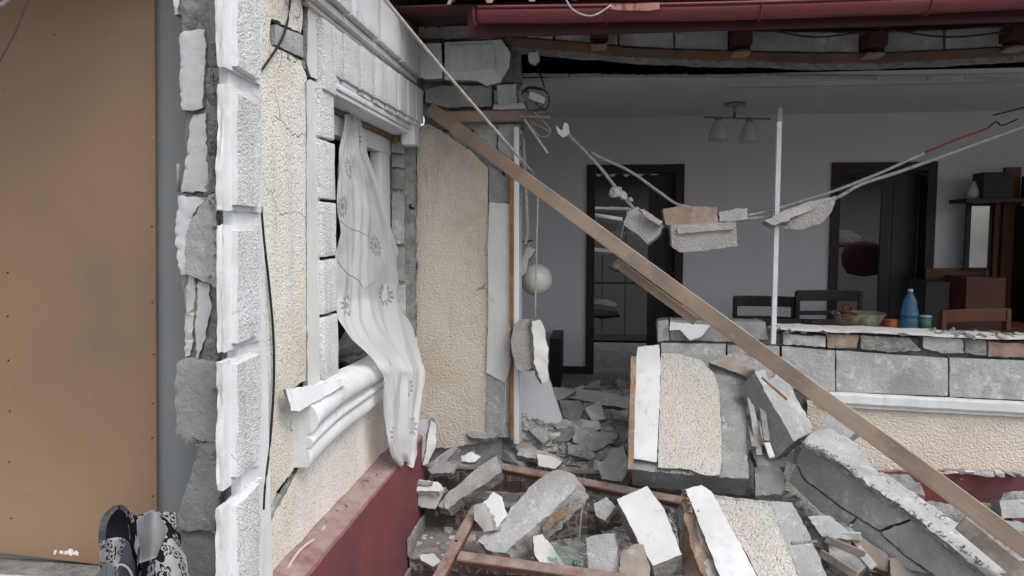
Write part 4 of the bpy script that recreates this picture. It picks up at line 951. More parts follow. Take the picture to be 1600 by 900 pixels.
for k, u in enumerate((1248, 1262)):
    p = on(u, 512); p = V((p.x, 5.05, zt)); bm = bmesh.new(); add_box(bm, p.x-.04, p.x+.035, p.y-.03, p.y+.03, zt, zt+.05+.02*k, 0, .012); add_box(bm, p.x-.02, p.x+.02, p.y-.02, p.y+.02, zt+.048, zt+.078, 0, .006); mk('small_gadget', bm, BLACK, label='small black object on the table, %s' % ('nearest the white pole' if k == 0 else 'next towards the fruit bowl'), cat='gadget', group='small black objects on the table')
box('low_cabinet', PY(862, 560, 7.0).x, PY(876, 560, 7.0).x+.02, 6.6, 7.2, 0, PY(868, 520, 7.0).z, BLACK, label='narrow black cabinet standing left of the left doorway', cat='cabinet', bev=.004)
# leaning pale board and the globe lamp behind the door frame
prism('leaning_board', NP([(813, 575), (855, 585), (878, 655), (876, 672), (808, 672), (810, 620)], (840, 640, 4.75), (-.15, -1, .12)), (-.15, -1, .12), .035, (WALLI, PLAST), None, jit=.001, relief=.001, label='grey board leaning behind the broken door frame', cat='board')
gp = PY(838, 437, 4.7); GL = empty('globe_lamp', gp, 'round white glass globe wall lamp on a dusty bracket', 'lamp')
bm = bmesh.new(); bmesh.ops.create_uvsphere(bm, u_segments=32, v_segments=20, radius=.103, matrix=Matrix.Translation(gp)); mk('globe', bm, mat('white_globe_glass', (.62, .62, .58), (.58, .58, .55), 2, .25, spec=.5), GL, smooth=True)
prism('bracket', NP([(824, 385), (838, 390), (826, 405), (822, 425), (812, 435), (815, 405)], (822, 410, 4.62), (0, -1, .2)), (0, -1, .2), .06, (PLAST, MORT), GL, relief=.006)
tube('lamp_hook', [PY(823, 300, 4.68), PY(825, 370, 4.66), PY(824, 386, 4.64)], .009, CABLEW, GL)
tube('lamp_hook', [PY(816, 378, 4.66), PY(832, 376, 4.64)], .005, CABLEB, GL, k=1)
# ================================================================ FALLEN PIECES
def D(name, label, cat, px, anchor, n, th, m, group=None, **k):
    k.setdefault('jit', .004); k.setdefault('relief', .004); k.setdefault('chip', .008)
    return prism(name, NP(px, anchor, n), n, th, m, None, label=label, cat=cat, group=group, **k)
# slab A: white strip + beige render + grey block, leaning back
nA = V((-.04, -math.cos(math.radians(48)), math.sin(math.radians(48)))).normalized()
A = empty('fallen_wall_slab', PY(1080, 745, 3.78), 'upright leaning wall slab with white edge strip, beige render and bare grey right side', 'wall slab')
def pa(nm, px, lift, th, m, **k):
    p = PY(1080, 740, 3.78)+nA*lift; prism(nm, [PP(u, v, p, nA) for u, v in px], nA, th, m, A, **k)
pa('block_core', [(992, 560), (1030, 556), (1100, 566), (1162, 568), (1168, 600), (1166, 680), (1170, 748), (1100, 744), (1040, 738), (988, 733)], 0, .17, (AAC, AAC), jit=.003, relief=.004, chip=.006)
pa('white_strip', [(996, 542), (1030, 538), (1032, 570), (1030, 640), (1026, 722), (988, 716), (986, 700), (990, 620)], .03, .028, (WHITE, MORT), jit=.0015, relief=.001, chip=.003)
pa('render_face', [(1033, 552), (1060, 552), (1095, 562), (1116, 584), (1124, 610), (1127, 680), (1128, 722), (1124, 742), (1100, 742), (1075, 733), (1028, 730)], .024, .022, (STUCD, MORT), jit=.003, relief=.002, chip=.003)
obox('rusty_edge', PY(990, 560, 4.12), PY(984, 735, 3.78), .03, .05, RUST, A, amt=.006, cuts=8)
# top edge of slab with bare beige flank between plank and wall
D('broken_render_piece', 'brown tinged broken render piece behind the plank above the leaning slab', 'debris', [(1108, 566), (1150, 548), (1178, 560), (1180, 600), (1160, 585)], (1150, 570, 4.22), (-.1, -1, .5), .05, (OLDW, MORT))
# diagonal AAC slab behind plank
D('fallen_block_slab', 'grey three block slab propped diagonally behind the plank', 'wall slab', [(1180, 580), (1215, 574), (1237, 605), (1270, 665), (1267, 676), (1240, 690), (1225, 660), (1200, 620)], (1225, 640, 3.95), (.35, -.75, .55), .15, (AACL, AAC), jit=.002, relief=.003, ext=(-.07, .06, -.11))
D('fallen_block', 'pale grey block chip resting against the beige render under the plank', 'block', [(1290, 650), (1310, 648), (1345, 668), (1320, 690), (1285, 672)], (1310, 670, 4.1), (-.2, -.7, .6), .12, (AACL, AAC))
# the long chunk
LC = empty('fallen_wall_chunk', PY(1390, 800, 3.6), 'very long grey block wall chunk lying diagonally under the plank at the right', 'wall chunk')
nL = V((-.60, -.74, .10)).normalized(); pL = PY(1290, 705, 3.72)
# plane that comes nearer to the camera at the lower right
ax = (PY(1545, 895, 3.02)-pL).normalized(); nL = (nL-ax*nL.dot(ax)).normalized()
ex = V((.17, .14, -.02)); ex = (ex-ax*ex.dot(ax))
def pl(nm, px, lift, m, e=None, **k):
    m = (AACL, AACL)
    p = pL+nL*lift; prism(nm, [PP(u, v, p, nL) for u, v in px], nL, .2, m, LC, ext=e or ex, jit=.003, relief=.004, chip=.006, **k)
pl('block', [(1244, 722), (1256, 692), (1285, 706), (1340, 744), (1428, 808), (1372, 828), (1318, 794), (1258, 748)], 0, (AAC, AACL))
pl('block', [(1432, 811), (1480, 845), (1552, 898), (1530, 912), (1470, 905), (1408, 862), (1376, 831)], 0, (AAC, AACL))
pl('block', [(1233, 752), (1242, 728), (1256, 751), (1316, 797), (1336, 808), (1324, 820), (1280, 800)], -.003, (AAC, AACL), e=ex*.9)
pl('block', [(1339, 810), (1370, 831), (1404, 862), (1448, 896), (1420, 890), (1380, 868), (1328, 824)], -.003, (AAC, AACL), e=ex*.9)
q0 = pL+nL*0
top_px = [(1254, 690), (1272, 673), (1300, 668), (1334, 690), (1372, 738), (1440, 786), (1500, 828), (1566, 872), (1566, 905), (1540, 897), (1430, 806), (1340, 742), (1288, 706)]
nT = ax.cross(ex).normalized(); nT = nT if nT.z > 0 else -nT
prism('mortar_face', [PP(u, v, pL+nT*.012, nT) for u, v in top_px], nT, .03, (AACL, MORT), LC, relief=.004, jit=.004, chip=.012, grid=.03)
crumbs('mortar_crumbs', LC, [PP(u, v, pL+nT*.015, nT) for u, v in [(1256, 690), (1288, 704), (1340, 742), (1430, 806), (1500, 856), (1545, 890)]], 200, .008, .004, .014, MORT, 11)
crumbs('mortar_crumbs', LC, [PP(u, v, pL+nT*.015, nT) for u, v in [(1280, 680), (1334, 692), (1372, 740), (1440, 788), (1500, 830), (1560, 874)]], 120, .012, .004, .014, AACL, 12)
crumbs('mortar_crumbs', A, [PP(u, v, PY(1080, 740, 3.78)+nA*.012, nA) for u, v in [(1128, 580), (1130, 650), (1130, 735), (1070, 740), (1030, 735)]], 90, .006, .004, .012, STUCD, 13)
# slab B at the bottom: rusty side, white strip, render, block
nB = V((-.12, -.62, .78)).normalized(); pB = PY(1180, 830, 3.35)
SB = empty('fallen_wall_slab', pB, 'wall slab at the bottom edge with rust stained broken side and white strip', 'wall slab')
def pb_(nm, px, lift, th, m, **k): prism(nm, [PP(u, v, pB+nB*lift, nB) for u, v in px], nB, th, m, SB, **k)
pb_('block_core', [(1078, 768), (1130, 775), (1200, 783), (1238, 785), (1262, 830), (1306, 930), (1120, 960), (1100, 880)], 0, .12, (AACL, RUST), jit=.003, relief=.004, ext=V((-.07, .05, -.13)))
pb_('white_strip', [(1071, 764), (1096, 758), (1112, 768), (1135, 810), (1186, 905), (1196, 930), (1136, 930), (1105, 850)], .032, .03, (WHITE, RUST), jit=.003, relief=.001, chip=.003)
pb_('render_face', [(1116, 780), (1150, 780), (1178, 785), (1202, 786), (1216, 820), (1240, 880), (1256, 930), (1198, 930), (1170, 870)], .022, .02, (STUCD, MORT), jit=.003, relief=.002, chip=.003)
pb_('rust_flank', [(1066, 775), (1074, 768), (1100, 830), (1142, 925), (1110, 930), (1082, 860), (1070, 810)], .0, .09, (RUST, RUST), jit=.008, relief=.012, chip=.02, grid=.03)
pb_('block_joint', [(1236, 846), (1276, 843), (1278, 847), (1238, 850)], .003, .01, (MORT, MORT), jit=.001, grid=0)
crumbs('mortar_crumbs', SB, [PP(u, v, pB+nB*.01, nB) for u, v in [(1070, 770), (1088, 800), (1110, 850), (1150, 920)]], 160, .012, .005, .022, RUST, 14)
crumbs('mortar_crumbs', SB, [PP(u, v, pB+nB*.02, nB) for u, v in [(1112, 778), (1150, 780), (1203, 786), (1225, 840), (1256, 915)]], 90, .006, .004, .012, AACL, 15)
D('mortar_crust', 'thick grey mortar crust left of the rust stained slab side', 'debris', [(1058, 800), (1070, 790), (1084, 850), (1105, 905), (1080, 920), (1066, 880)], (1080, 850, 3.42), (-.4, -.8, .45), .08, (MORT, MORT), relief=.012)
# white box-like block
D('fallen_white_block', 'long white rendered block lying among rubble at the bottom centre', 'block', [(964, 780), (1011, 759), (1038, 795), (1065, 866), (1020, 884), (1000, 850)], (1015, 820, 3.45), (-.05, -.6, .8), .10, (WHD, MORT), jit=.002, relief=.0015, chip=.004, ext=(.02, .06, -.13))
# grey chunk big and second
D('fallen_block_chunk', 'large grey block chunk with orange rust stain, leaning left over the steel bar', 'block', [(871, 733), (898, 742), (902, 756), (890, 772), (862, 800), (822, 834), (790, 862), (763, 860), (746, 844), (772, 824), (799, 796), (826, 761), (851, 741)], (830, 800, 3.6), (-.25, -.62, .75), .09, (AACL, MORT), relief=.006, jit=.006, ext=(.05, .01, -.075))
D('rust_stained_mortar', 'orange rust stained mortar on the side of the large chunk', 'debris', [(868, 800), (888, 788), (884, 806), (862, 822), (850, 834), (848, 822)], (868, 810, 3.52), (-.1, -.9, .2), .03, (RUST, RUST), relief=.01)
D('fallen_block_fragment', 'flat grey slab fragment leaning left above the patterned stair tiles', 'block', [(684, 790), (702, 768), (750, 728), (776, 712), (783, 736), (762, 752), (718, 780), (700, 796)], (735, 755, 4.0), (-.35, -.75, .55), .05, (AACL, MORT), ext=(.01, .05, -.06))
MB_ = empty('fallen_moulding', PY(655, 770, 4.02), 'white moulded cornice piece lying on the tiled step at the left', 'moulding')
prism('moulding_face', NP([(623, 762), (688, 766), (690, 774), (680, 796), (650, 790), (622, 780)], (655, 780, 3.98), (-.1, -1, .1)), (-.1, -1, .1), .10, (PLAST, MORT), MB_, relief=.004)
prism('moulding_top', NP([(628, 752), (640, 748), (684, 752), (692, 762), (686, 768), (624, 764)], (655, 758, 3.97), (-.05, -.6, .8)), (-.05, -.6, .8), .04, (PLAST, WHD), MB_, relief=.003)
prism('broken_core', NP([(636, 750), (676, 752), (676, 757), (640, 757)], (655, 754, 3.965), (0, -.55, .83)), (0, -.55, .83), .01, (MORT, MORT), MB_, relief=.006)
UB = empty('upright_corner_block', PY(660, 700, 4.1), 'white edged corner block standing against the wall under the curtain', 'block')
prism('block_side', NP([(650, 655), (672, 654), (669, 690), (661, 728), (646, 722), (648, 690)], (656, 690, 4.1), (-.3, -.9, .25)), (-.3, -.9, .25), .06, (WHD, MORT), UB)
prism('block_face', NP([(673, 657), (682, 662), (681, 698), (668, 725), (661, 727), (668, 690)], (672, 690, 4.08), (.5, -.85, .1)), (.5, -.85, .1), .05, (WHD, MORT), UB, relief=.008)
D('pyramid_chip', 'white pointed corner chip beside the steel bar, centre bottom', 'debris', [(770, 768), (784, 776), (793, 806), (774, 826), (760, 800), (752, 788)], (775, 800, 3.6), (.1, -.8, .55), .08, (WHD, MORT), relief=.002)
D('pyramid_chip', 'beige broken chip under the white pointed chip', 'debris', [(738, 790), (754, 786), (764, 806), (772, 828), (756, 832), (742, 812)], (755, 808, 3.58), (-.5, -.8, .3), .08, (PLAST, MORT), relief=.006)
D('fallen_block_fragment', 'long grey broken slab lying across the porch rubble by the wall', 'block', [(700, 682), (720, 678), (790, 690), (812, 704), (808, 716), (772, 708), (735, 692), (704, 694)], (760, 700, 4.42), (-.1, -.8, .6), .06, (AAC, MORT), ext=(.0, .1, -.05))
D('fallen_block_fragment', 'thin light slab chip between the corner block and the steps', 'block', [(672, 722), (706, 698), (714, 700), (690, 726), (668, 730)], (690, 714, 4.15), (-.4, -.7, .6), .04, (AACL, MORT))
D('fallen_block_fragment', 'triangular grey flat chip on the top step', 'block', [(668, 732), (690, 716), (714, 726), (706, 738), (674, 740)], (690, 730, 4.1), (-.1, -.7, .7), .03, (AAC, MORT))
D('fallen_block_fragment', 'pale crumbly block standing at the bottom centre', 'block', [(916, 842), (928, 836), (958, 834), (966, 872), (968, 898), (960, 925), (922, 925)], (944, 870, 3.3), (-.15, -.9, .4), .08, (AACL, MORT), relief=.006)
D('painted_fragment', 'broken chunk with taupe paint patch at the bottom centre', 'debris', [(972, 862), (996, 850), (1006, 850), (1016, 896), (1014, 920), (980, 920), (968, 890)], (994, 880, 3.25), (.1, -.9, .45), .06, (OLDW, PLAST), relief=.007)
D('fallen_block_fragment', 'white faced triangular wedge left of the green glass', 'block', [(832, 838), (848, 836), (868, 862), (884, 886), (848, 882), (836, 868)], (855, 862, 3.4), (.1, -.8, .6), .07, (WHD, AAC))
D('fallen_block_fragment', 'grey leaning block half behind the upright slab', 'block', [(958, 700), (974, 698), (984, 728), (972, 752), (940, 748), (936, 730)], (962, 726, 4.15), (-.3, -.7, .6), .10, (AACL, AAC))
D('fallen_block_fragment', 'grey dusty block on the interior floor rubble', 'block', [(874, 624), (908, 626), (912, 640), (904, 662), (880, 650)], (890, 640, 4.9), (.1, -.7, .7), .12, (AAC, MORT))
D('fallen_block_fragment', 'dark floor slab lifted inside the porch, centre', 'block', [(912, 628), (936, 632), (932, 650), (914, 654), (906, 648)], (920, 640, 5.0), (0, -.8, .6), .05, (AAC, MORT))
D('fallen_block_fragment', 'flat broken slab stack edge crossing the porch floor', 'block', [(870, 605), (930, 610), (982, 620), (984, 638), (940, 632), (874, 618)], (930, 620, 5.3), (0, -.8, .6), .06, (AACL, MORT), relief=.01)
D('fallen_block_fragment', 'small white tilted box-shaped chip behind the steel bar', 'block', [(838, 708), (862, 712), (878, 722), (868, 732), (842, 728)], (858, 720, 4.2), (.1, -.7, .7), .05, (PLAST, MORT))
D('fallen_block_fragment', 'grey block chip just right of the leaning slab', 'block', [(1176, 560), (1196, 556), (1212, 580), (1198, 600), (1180, 590)], (1194, 580, 4.05), (-.3, -.7, .5), .1, (AACL, AAC))
D('fallen_roof_board', 'grooved brown board lying flat at the bottom right', 'board', [(1390, 872), (1450, 868), (1520, 884), (1530, 905), (1394, 905)], (1450, 888, 3.3), (.1, -.5, .85), .04, (OLDW, WOODD), jit=.003)
D('fallen_roof_board', 'short brown grooved board left of the flat grooved board', 'board', [(1330, 842), (1345, 838), (1388, 868), (1390, 892), (1366, 884)], (1360, 868, 3.35), (-.1, -.6, .8), .04, (OLDW, WOODD), jit=.003)
D('fallen_block_fragment', 'flat pale slab under the lower block of the long chunk', 'block', [(1262, 806), (1296, 804), (1330, 834), (1330, 842), (1284, 838)], (1296, 824, 3.45), (-.05, -.5, .85), .03, (AACL, MORT))
D('fallen_block_fragment', 'light cut block at the right edge beside the plank', 'block', [(1562, 782), (1640, 778), (1640, 808), (1566, 810)], (1590, 795, 3.95), (-.1, -.9, .3), .12, (AACL, AAC), jit=.002)
D('fallen_block_fragment', 'rough chip on top of the cut block at the right edge', 'block', [(1568, 770), (1600, 766), (1640, 770), (1640, 780), (1564, 782)], (1590, 775, 4.0), (-.1, -.7, .6), .08, (MORT, MORT), relief=.01)
D('fallen_board', 'dark board wedged between plank and red plinth', 'board', [(1535, 786), (1562, 786), (1564, 808), (1540, 796)], (1550, 796, 4.1), (-.1, -.9, .3), .03, (OLDW, WOODD))
D('fallen_board', 'grey blue plastic strip at the right edge under the cut block', 'board', [(1566, 812), (1640, 822), (1640, 840), (1580, 826)], (1590, 822, 3.85), (-.1, -.8, .5), .02, (GREY, GREY))
D('fallen_block_fragment', 'layered pale chips wedged behind the plank over the red plinth', 'block', [(1384, 740), (1420, 742), (1440, 760), (1446, 776), (1410, 768), (1388, 752)], (1415, 757, 4.0), (-.1, -.7, .6), .06, (MORT, AACL), relief=.012)
D('fallen_block_fragment', 'flat chip on the rubble at the foot of the slanted slab', 'block', [(1180, 730), (1210, 722), (1228, 742), (1222, 772), (1180, 774)], (1200, 750, 3.85), (-.1, -.5, .85), .05, (AAC, MORT), relief=.01)
for px, an, n_, th, m_, lb in (
 ([(728, 676), (760, 660), (790, 672), (770, 684), (740, 686)], (755, 674, 4.35), (0, -.6, .8), .04, (AAC, MORT), 'grey chip heap against the foot of the beige wall'),
 ([(810, 700), (850, 704), (880, 716), (872, 724), (830, 716), (808, 710)], (845, 712, 4.3), (.1, -.6, .8), .04, (DUSTY, MORT), 'dusty flat slab behind the upper steel bar, centre'),
 ([(890, 664), (926, 668), (960, 690), (930, 706), (896, 690)], (925, 686, 4.55), (.2, -.6, .8), .05, (DUSTY, MORT), 'broad dusty slab on the porch left of the upright slab'),
 ([(866, 664), (884, 655), (904, 664), (900, 682), (876, 682)], (885, 670, 4.65), (-.2, -.7, .7), .09, (AACL, MORT), 'squat pale block chip right of the leaning grey board'),
 ([(720, 712), (738, 706), (752, 712), (742, 720), (722, 720)], (736, 713, 4.12), (0, -.6, .8), .03, (WHD, MORT), 'small whitish pebble chip above the left step'),
 ([(802, 690), (836, 696), (838, 704), (806, 702)], (820, 698, 4.35), (0, -.5, .85), .02, (OLDW, OLDW), 'short brown lath chip in the porch rubble'),
 ([(830, 612), (868, 604), (900, 610), (880, 622), (840, 624)], (865, 614, 5.1), (0, -.5, .85), .04, (AACL, MORT), 'flat pale slab just inside the doorway threshold'),
 ([(1172, 700), (1206, 690), (1230, 716), (1226, 730), (1184, 728)], (1200, 712, 4.0), (0, -.5, .85), .05, (DUSTY, MORT), 'dusty crust lump at the foot of the propped slab'),
 ([(1180, 600), (1200, 640), (1236, 704), (1228, 716), (1206, 690), (1180, 640)], (1205, 660, 4.12), (-.5, -.8, .2), .08, (AAC, MORT), 'dark block edge in the gap left of the propped slab'),
 ([(1290, 838), (1330, 846), (1360, 880), (1340, 900), (1300, 880)], (1325, 866, 3.4), (0, -.5, .85), .05, (AACL, MORT), 'rough pale lump under the laths near the bottom'),
 ([(1395, 858), (1440, 856), (1462, 870), (1400, 872)], (1425, 864, 3.35), (0, -.5, .85), .04, (AAC, MORT), 'grey chip lying on the grooved brown board'),
 ([(838, 786), (850, 764), (900, 790), (880, 800), (852, 806)], (865, 786, 3.75), (0, -.5, .85), .03, (AAC, MORT), 'grey chip half under the large grey chunk'),
 ([(928, 786), (948, 776), (962, 792), (944, 812), (930, 806)], (945, 794, 3.6), (-.3, -.7, .6), .05, (AACL, MORT), 'angular grey chip behind the long white block'),
 ([(618, 842), (640, 838), (660, 848), (640, 858), (616, 854)], (638, 848, 3.85), (0, -.5, .85), .012, (DPL, MORT), 'flat pale chip on the left tiled tread'),
 ([(656, 866), (676, 864), (690, 876), (676, 884), (658, 876)], (673, 874, 3.7), (0, -.6, .8), .03, (PLAST, MORT), 'pointed pale chip near the front edge of the tread')):
    D('fallen_block_fragment', lb, 'block', px, an, n_, th, m_, relief=.006, jit=.005, grid=.03)
# white timber battens / laths sticking out right of the leaning slab
for k, (a, b, m_) in enumerate((((1172, 622), (1186, 712), AACL), ((1180, 640), (1206, 716), WHITE), ((1170, 650), (1178, 700), MORT), ((1188, 618), (1198, 690), MORT))):
    obox('broken_lath', PY(*a, 4.05), PY(*b, 3.85), .03, .02, m_, None, amt=.004, cuts=4, label=['grey broken lath closest to the leaning slab', 'white broken lath right of the leaning slab', 'short mortar lath low beside the leaning slab', 'rough lath furthest right beside the leaning slab'][k], cat='lath', group='laths beside the leaning slab')
for k, (a, b, y0, y1) in enumerate((((1290, 842), (1352, 868), 3.4, 3.3), ((1300, 836), (1345, 838), 3.45, 3.4), ((1340, 856), (1366, 886), 3.35, 3.25), ((1282, 864), (1340, 900), 3.35, 3.2))):
    obox('broken_lath', PY(*a, y0), PY(*b, y1), .035, .015, (OLDW, PLAST, PLAST, OLDW)[k], None, amt=.004, cuts=4, label=['brown lath under the long chunk', 'short white lath stack under the flat pale slab', 'white lath pointing to the bottom, beside the grooved board', 'lowest brown lath near the bottom edge'][k], cat='lath', group='laths under the long chunk')
# dark brown board upright among rubble & tile piece
D('fallen_tile_panel', 'dark patterned tile panel upright behind the white block', 'tile', [(880, 784), (918, 780), (918, 838), (858, 846), (862, 824)], (895, 810, 3.78), (.05, -.97, .1), .02, (TILEP, TILEB), jit=.002)
obox('thin_strip', PY(910, 782, 3.72), PY(905, 842, 3.70), .009, .006, CABLEW, None, label='thin pale strip standing before the dark tile panel', cat='strip')
# green glass
for k, (px) in enumerate(([(862, 846), (900, 858), (916, 880), (890, 888), (868, 872)], [(880, 840), (912, 846), (918, 868), (892, 862)], [(850, 850), (864, 862), (878, 884), (856, 872)])):
    D('glass_shard', ['broad', 'upper right', 'narrow left'][k]+' green glass shard in the rubble at the bottom', 'glass', px, (885, 866, 3.36+.03*k), (.1, -.6+.2*k, .7), .004, (GLSHARD, GLSHARD), 'green glass shards', jit=.001, relief=.001, grid=0)
p = PY(898, 884, 3.3); bm = bmesh.new(); lathe(bm, p, [(.0, 0), (.012, .004), (.013, .02), (.0, .022)], 10); mk('bottle_top', bm, mat('bright_green_glass', (.02, .16, .05), None, 2, .1, spec=.6), label='bright green bottle top among the glass shards', cat='bottle')
# ---- steel angle frame bars
def angle(name, a, ya, b, yb, w1, label, face=(0, -.5, .85)):
    E = empty(name, (PY(*a, ya)+PY(*b, yb))/2, label, 'steel bar')
    pa_, pb2 = PY(*a, ya), PY(*b, yb); X = (pb2-pa_).normalized(); Z = V(face); Z = (Z-X*Z.dot(X)).normalized(); Y = Z.cross(X)
    if Y.z > 0: Y = -Y
    obox('upper_flange', pa_, pb2, w1, .006, STEEL, E, face=Z, amt=.0015, cuts=6)
    obox('front_flange', pa_+Y*w1/2-Z*.018, pb2+Y*w1/2-Z*.018, .036, .006, STEEL, E, face=Y, amt=.0015, cuts=6)
angle('steel_angle_bar', (782, 728), 4.15, (1068, 782), 3.75, .045, 'brown red steel bar crossing behind the chunks, upper one of three')
angle('steel_angle_bar', (744, 792), 3.75, (682, 905), 3.2, .05, 'short brown red steel bar running down to the bottom edge, left one of three')
angle('steel_angle_bar', (716, 868), 3.35, (985, 905), 3.15, .05, 'brown red steel bar along the bottom edge, lowest one of three')
tube('pierced_hole_plate', [PY(712, 845, 3.47), PY(714, 846, 3.46)], .007, CABLEB, k=1, label='small bolt in the left steel bar', cat='bolt')
# ---- planks
P1a, P1b = PY(672, 170, 4.26), PY(1625, 872, 2.86)
fz = (0, -.93, -.1)
PK = obox('long_plank', P1a, P1b, .072, .028, WOOD, None, face=fz, amt=.002, cuts=14, label='long raw timber plank fallen diagonally across the whole opening', cat='plank')
obox('short_plank', PY(962, 410, 3.72), PY(1087, 502, 3.54), .042, .022, WOOD, None, face=fz, amt=.002, cuts=4, label='short thin timber strip stuck under the long plank', cat='plank')
obox('short_plank', PY(1500, 816, 3.06), PY(1640, 932, 2.88), .065, .03, OLDW, None, face=fz, amt=.002, cuts=4, label='second plank under the lower end of the long plank', cat='plank')
for k, (a, b) in enumerate((((800, 262), (845, 292)), ((930, 350), (948, 372)), ((1190, 590), (1230, 625)))):
    pa_ = PY(*a, 4.05-.25*k*.9); pb2 = PY(*b, 4.0-.25*k*.9)
    obox('wood_splinter', pa_, pb2, .012, .01, WOODR, None, amt=.003, cuts=3, label=['orange splinter under the top of the long plank', 'splinter torn from the long plank near the doorway', 'splinter on the long plank in front of the wall'][k], cat='splinter', group='splinters on the long plank')
# timber splinters at broken lintel
for k, (a, b, y) in enumerate((((812, 182), (860, 183), 4.25), ((820, 186), (856, 240), 4.2), ((828, 190), (862, 206), 4.22), ((822, 178), (846, 176), 4.28))):
    obox('wood_splinter', PY(*a, y), PY(*b, y-.03), .016-.003*k, .012, WOOD if k != 1 else CABLEW, None, amt=.003, cuts=3, label=['longest level splinter at the broken lintel', 'splinter pointing down below the broken lintel', 'short splinter right of the broken lintel', 'topmost small splinter at the broken lintel'][k], cat='splinter', group='splinters at the broken lintel')
# ---- pole leaning from top left, white vertical pole
tube('thin_pole', [PY(586, -20, 2.9), PY(700, 118, 3.4), PY(834, 272, 4.0)], .0075, CABLEW, None, k=2, label='thin white pole slanting from the cornice down to the plank', cat='pole')
VP_ = empty('white_pole', PY(1208, 535, 4.18), 'white square metal pole standing in front of the broken wall', 'pole')
obox('pole_profile', PY(1217.5, 190, 4.14), PY(1208, 537, 4.2), .025, .024, ALU, VP_, amt=.0008, cuts=8, bev=.002)
obox('broken_tip', PY(1218.5, 168, 4.14), PY(1217.5, 192, 4.14), .026, .02, OLDW, VP_, amt=.002, cuts=3)
# ---- hanging cables and rods
def wire(name, pts, Y, r, m, label, cat='cable', **k):
    Ys = Y if isinstance(Y, (list, tuple)) else [Y]*len(pts)
    if len(Ys) == 2 and len(pts) > 2: Ys = [Ys[0]+(Ys[1]-Ys[0])*i/(len(pts)-1) for i in range(len(pts))]
    return tube(name, [PY(u, v, y) for (u, v), y in zip(pts, Ys)], r, m, label=label, cat=cat, **k)
wire('grey_conduit', [(874, 200), (890, 212), (910, 232), (938, 262), (966, 298), (992, 328), (1010, 350)], [4.3, 4.2], .0095, CABLEG, 'thick grey conduit hanging from the broken lintel down to the dangling lump')
wire('grey_conduit', [(922, 237), (940, 247), (985, 268), (1030, 300), (1060, 320), (1100, 326)], [4.28, 4.2], .0085, CABLEG, 'thinner grey conduit branching right to the dangling moulded block')
wire('grey_conduit', [(1160, 338), (1200, 330), (1260, 312), (1310, 296), (1380, 268), (1450, 236)], [4.2, 4.25], .0085, CABLEG, 'upper grey conduit rising to the right from the dangling block')
wire('grey_conduit', [(1165, 342), (1215, 336), (1300, 312), (1345, 288), (1400, 270), (1470, 245), (1560, 212), (1680, 170)], [4.2, 4.3], .010, CABLEG, 'lower grey conduit rising to the right edge of the opening')
wire('red_cable', [(1446, 238), (1495, 218), (1545, 200)], 4.24, .006, CABLER, 'stretch of bare red cable at the end of the upper conduit')
wire('dark_cable', [(1542, 202), (1556, 190), (1566, 196), (1590, 186)], 4.26, .004, CABLEB, 'curled dark cable end beside the red cable')
wire('dark_cable', [(1552, 180), (1600, 168)], 4.3, .004, CABLEB, 'short dark wire above the red cable at the right edge')
for k, (u, v, r_) in enumerate(((964, 300, 9), (972, 306, 7), (958, 303, 6), (985, 312, 4))):
    p = PY(u, v, 4.22); bm = bmesh.new(); s_ = r_*4.2/1155*2; hullmesh(bm, p, (s_, s_, s_), rrot(), 50+k); mk('plaster_lump', bm, AACL, label='small plaster lump clinging to the thick conduit, %s' % ['largest', 'lower right', 'left', 'loose crumb below'][k], cat='debris', group='plaster lumps on the conduit')
prism('conduit_box', NP([(868, 196), (878, 204), (882, 190), (888, 194), (890, 208), (880, 214), (872, 208)], (880, 202, 4.25), (0, -1, .2)), (0, -1, .2), .02, (PVC, PVC), None, label='white broken junction clip at the top of the thick conduit', cat='clip', jit=.001, grid=0)
# dangling pieces
D('dangling_lump', 'angular grey plaster lump dangling on the conduit beside the left doorway', 'debris', [(980, 330), (996, 324), (1018, 340), (1036, 352), (1030, 366), (1012, 381), (996, 366), (975, 352)], (1004, 352, 4.15), (-.2, -.9, .3), .05, (DPL, MORT), relief=.008, grid=.03)
D('dangling_lump', 'thin ridge of plaster stuck on the dangling lump', 'debris', [(998, 326), (1006, 326), (1036, 346), (1030, 352), (1014, 342)], (1015, 338, 4.10), (-.1, -.9, .35), .03, (DPL, MORT), relief=.004)
DB = empty('dangling_block', PY(1095, 358, 4.15), 'moulded cornice block with brown back dangling from the conduits', 'block')
prism('broken_back', NP([(1036, 326), (1060, 322), (1120, 324), (1122, 348), (1050, 354), (1040, 352)], (1080, 338, 4.14), (0, -1, .1)), (0, -1, .1), .10, (BRICK, MORT), DB, relief=.008)
prism('white_end', NP([(1124, 332), (1150, 326), (1168, 325), (1168, 342), (1140, 346), (1124, 346)], (1146, 336, 4.14), (0, -1, .1)), (0, -1, .1), .07, (DPL, DPL), DB, relief=.005)
prism('moulded_body', NP([(1048, 352), (1150, 347), (1153, 384), (1100, 392), (1062, 394), (1050, 386)], (1100, 370, 4.08), (0, -1, -.05)), (0, -1, -.05), .12, (DPL, DPL), DB, relief=.003, jit=.003)
prism('moulding_lip', NP([(1058, 356), (1148, 350), (1148, 358), (1060, 365)], (1100, 358, 4.06), (0, -1, .0)), (0, -1, 0), .03, (DPL, DPL), DB, relief=.003, jit=.002)
DP = empty('dangling_plaster', PY(1250, 335, 4.2), 'wedge shaped plaster sheet hanging on the conduits right of the white pole', 'debris')
prism('plaster_sheet', NP([(1214, 346), (1260, 328), (1304, 310), (1300, 330), (1286, 348), (1256, 358), (1228, 358)], (1255, 345, 4.14), (0, -1, -.2)), (0, -1, -.2), .02, (DPL, DPL), DP, relief=.004, jit=.003)
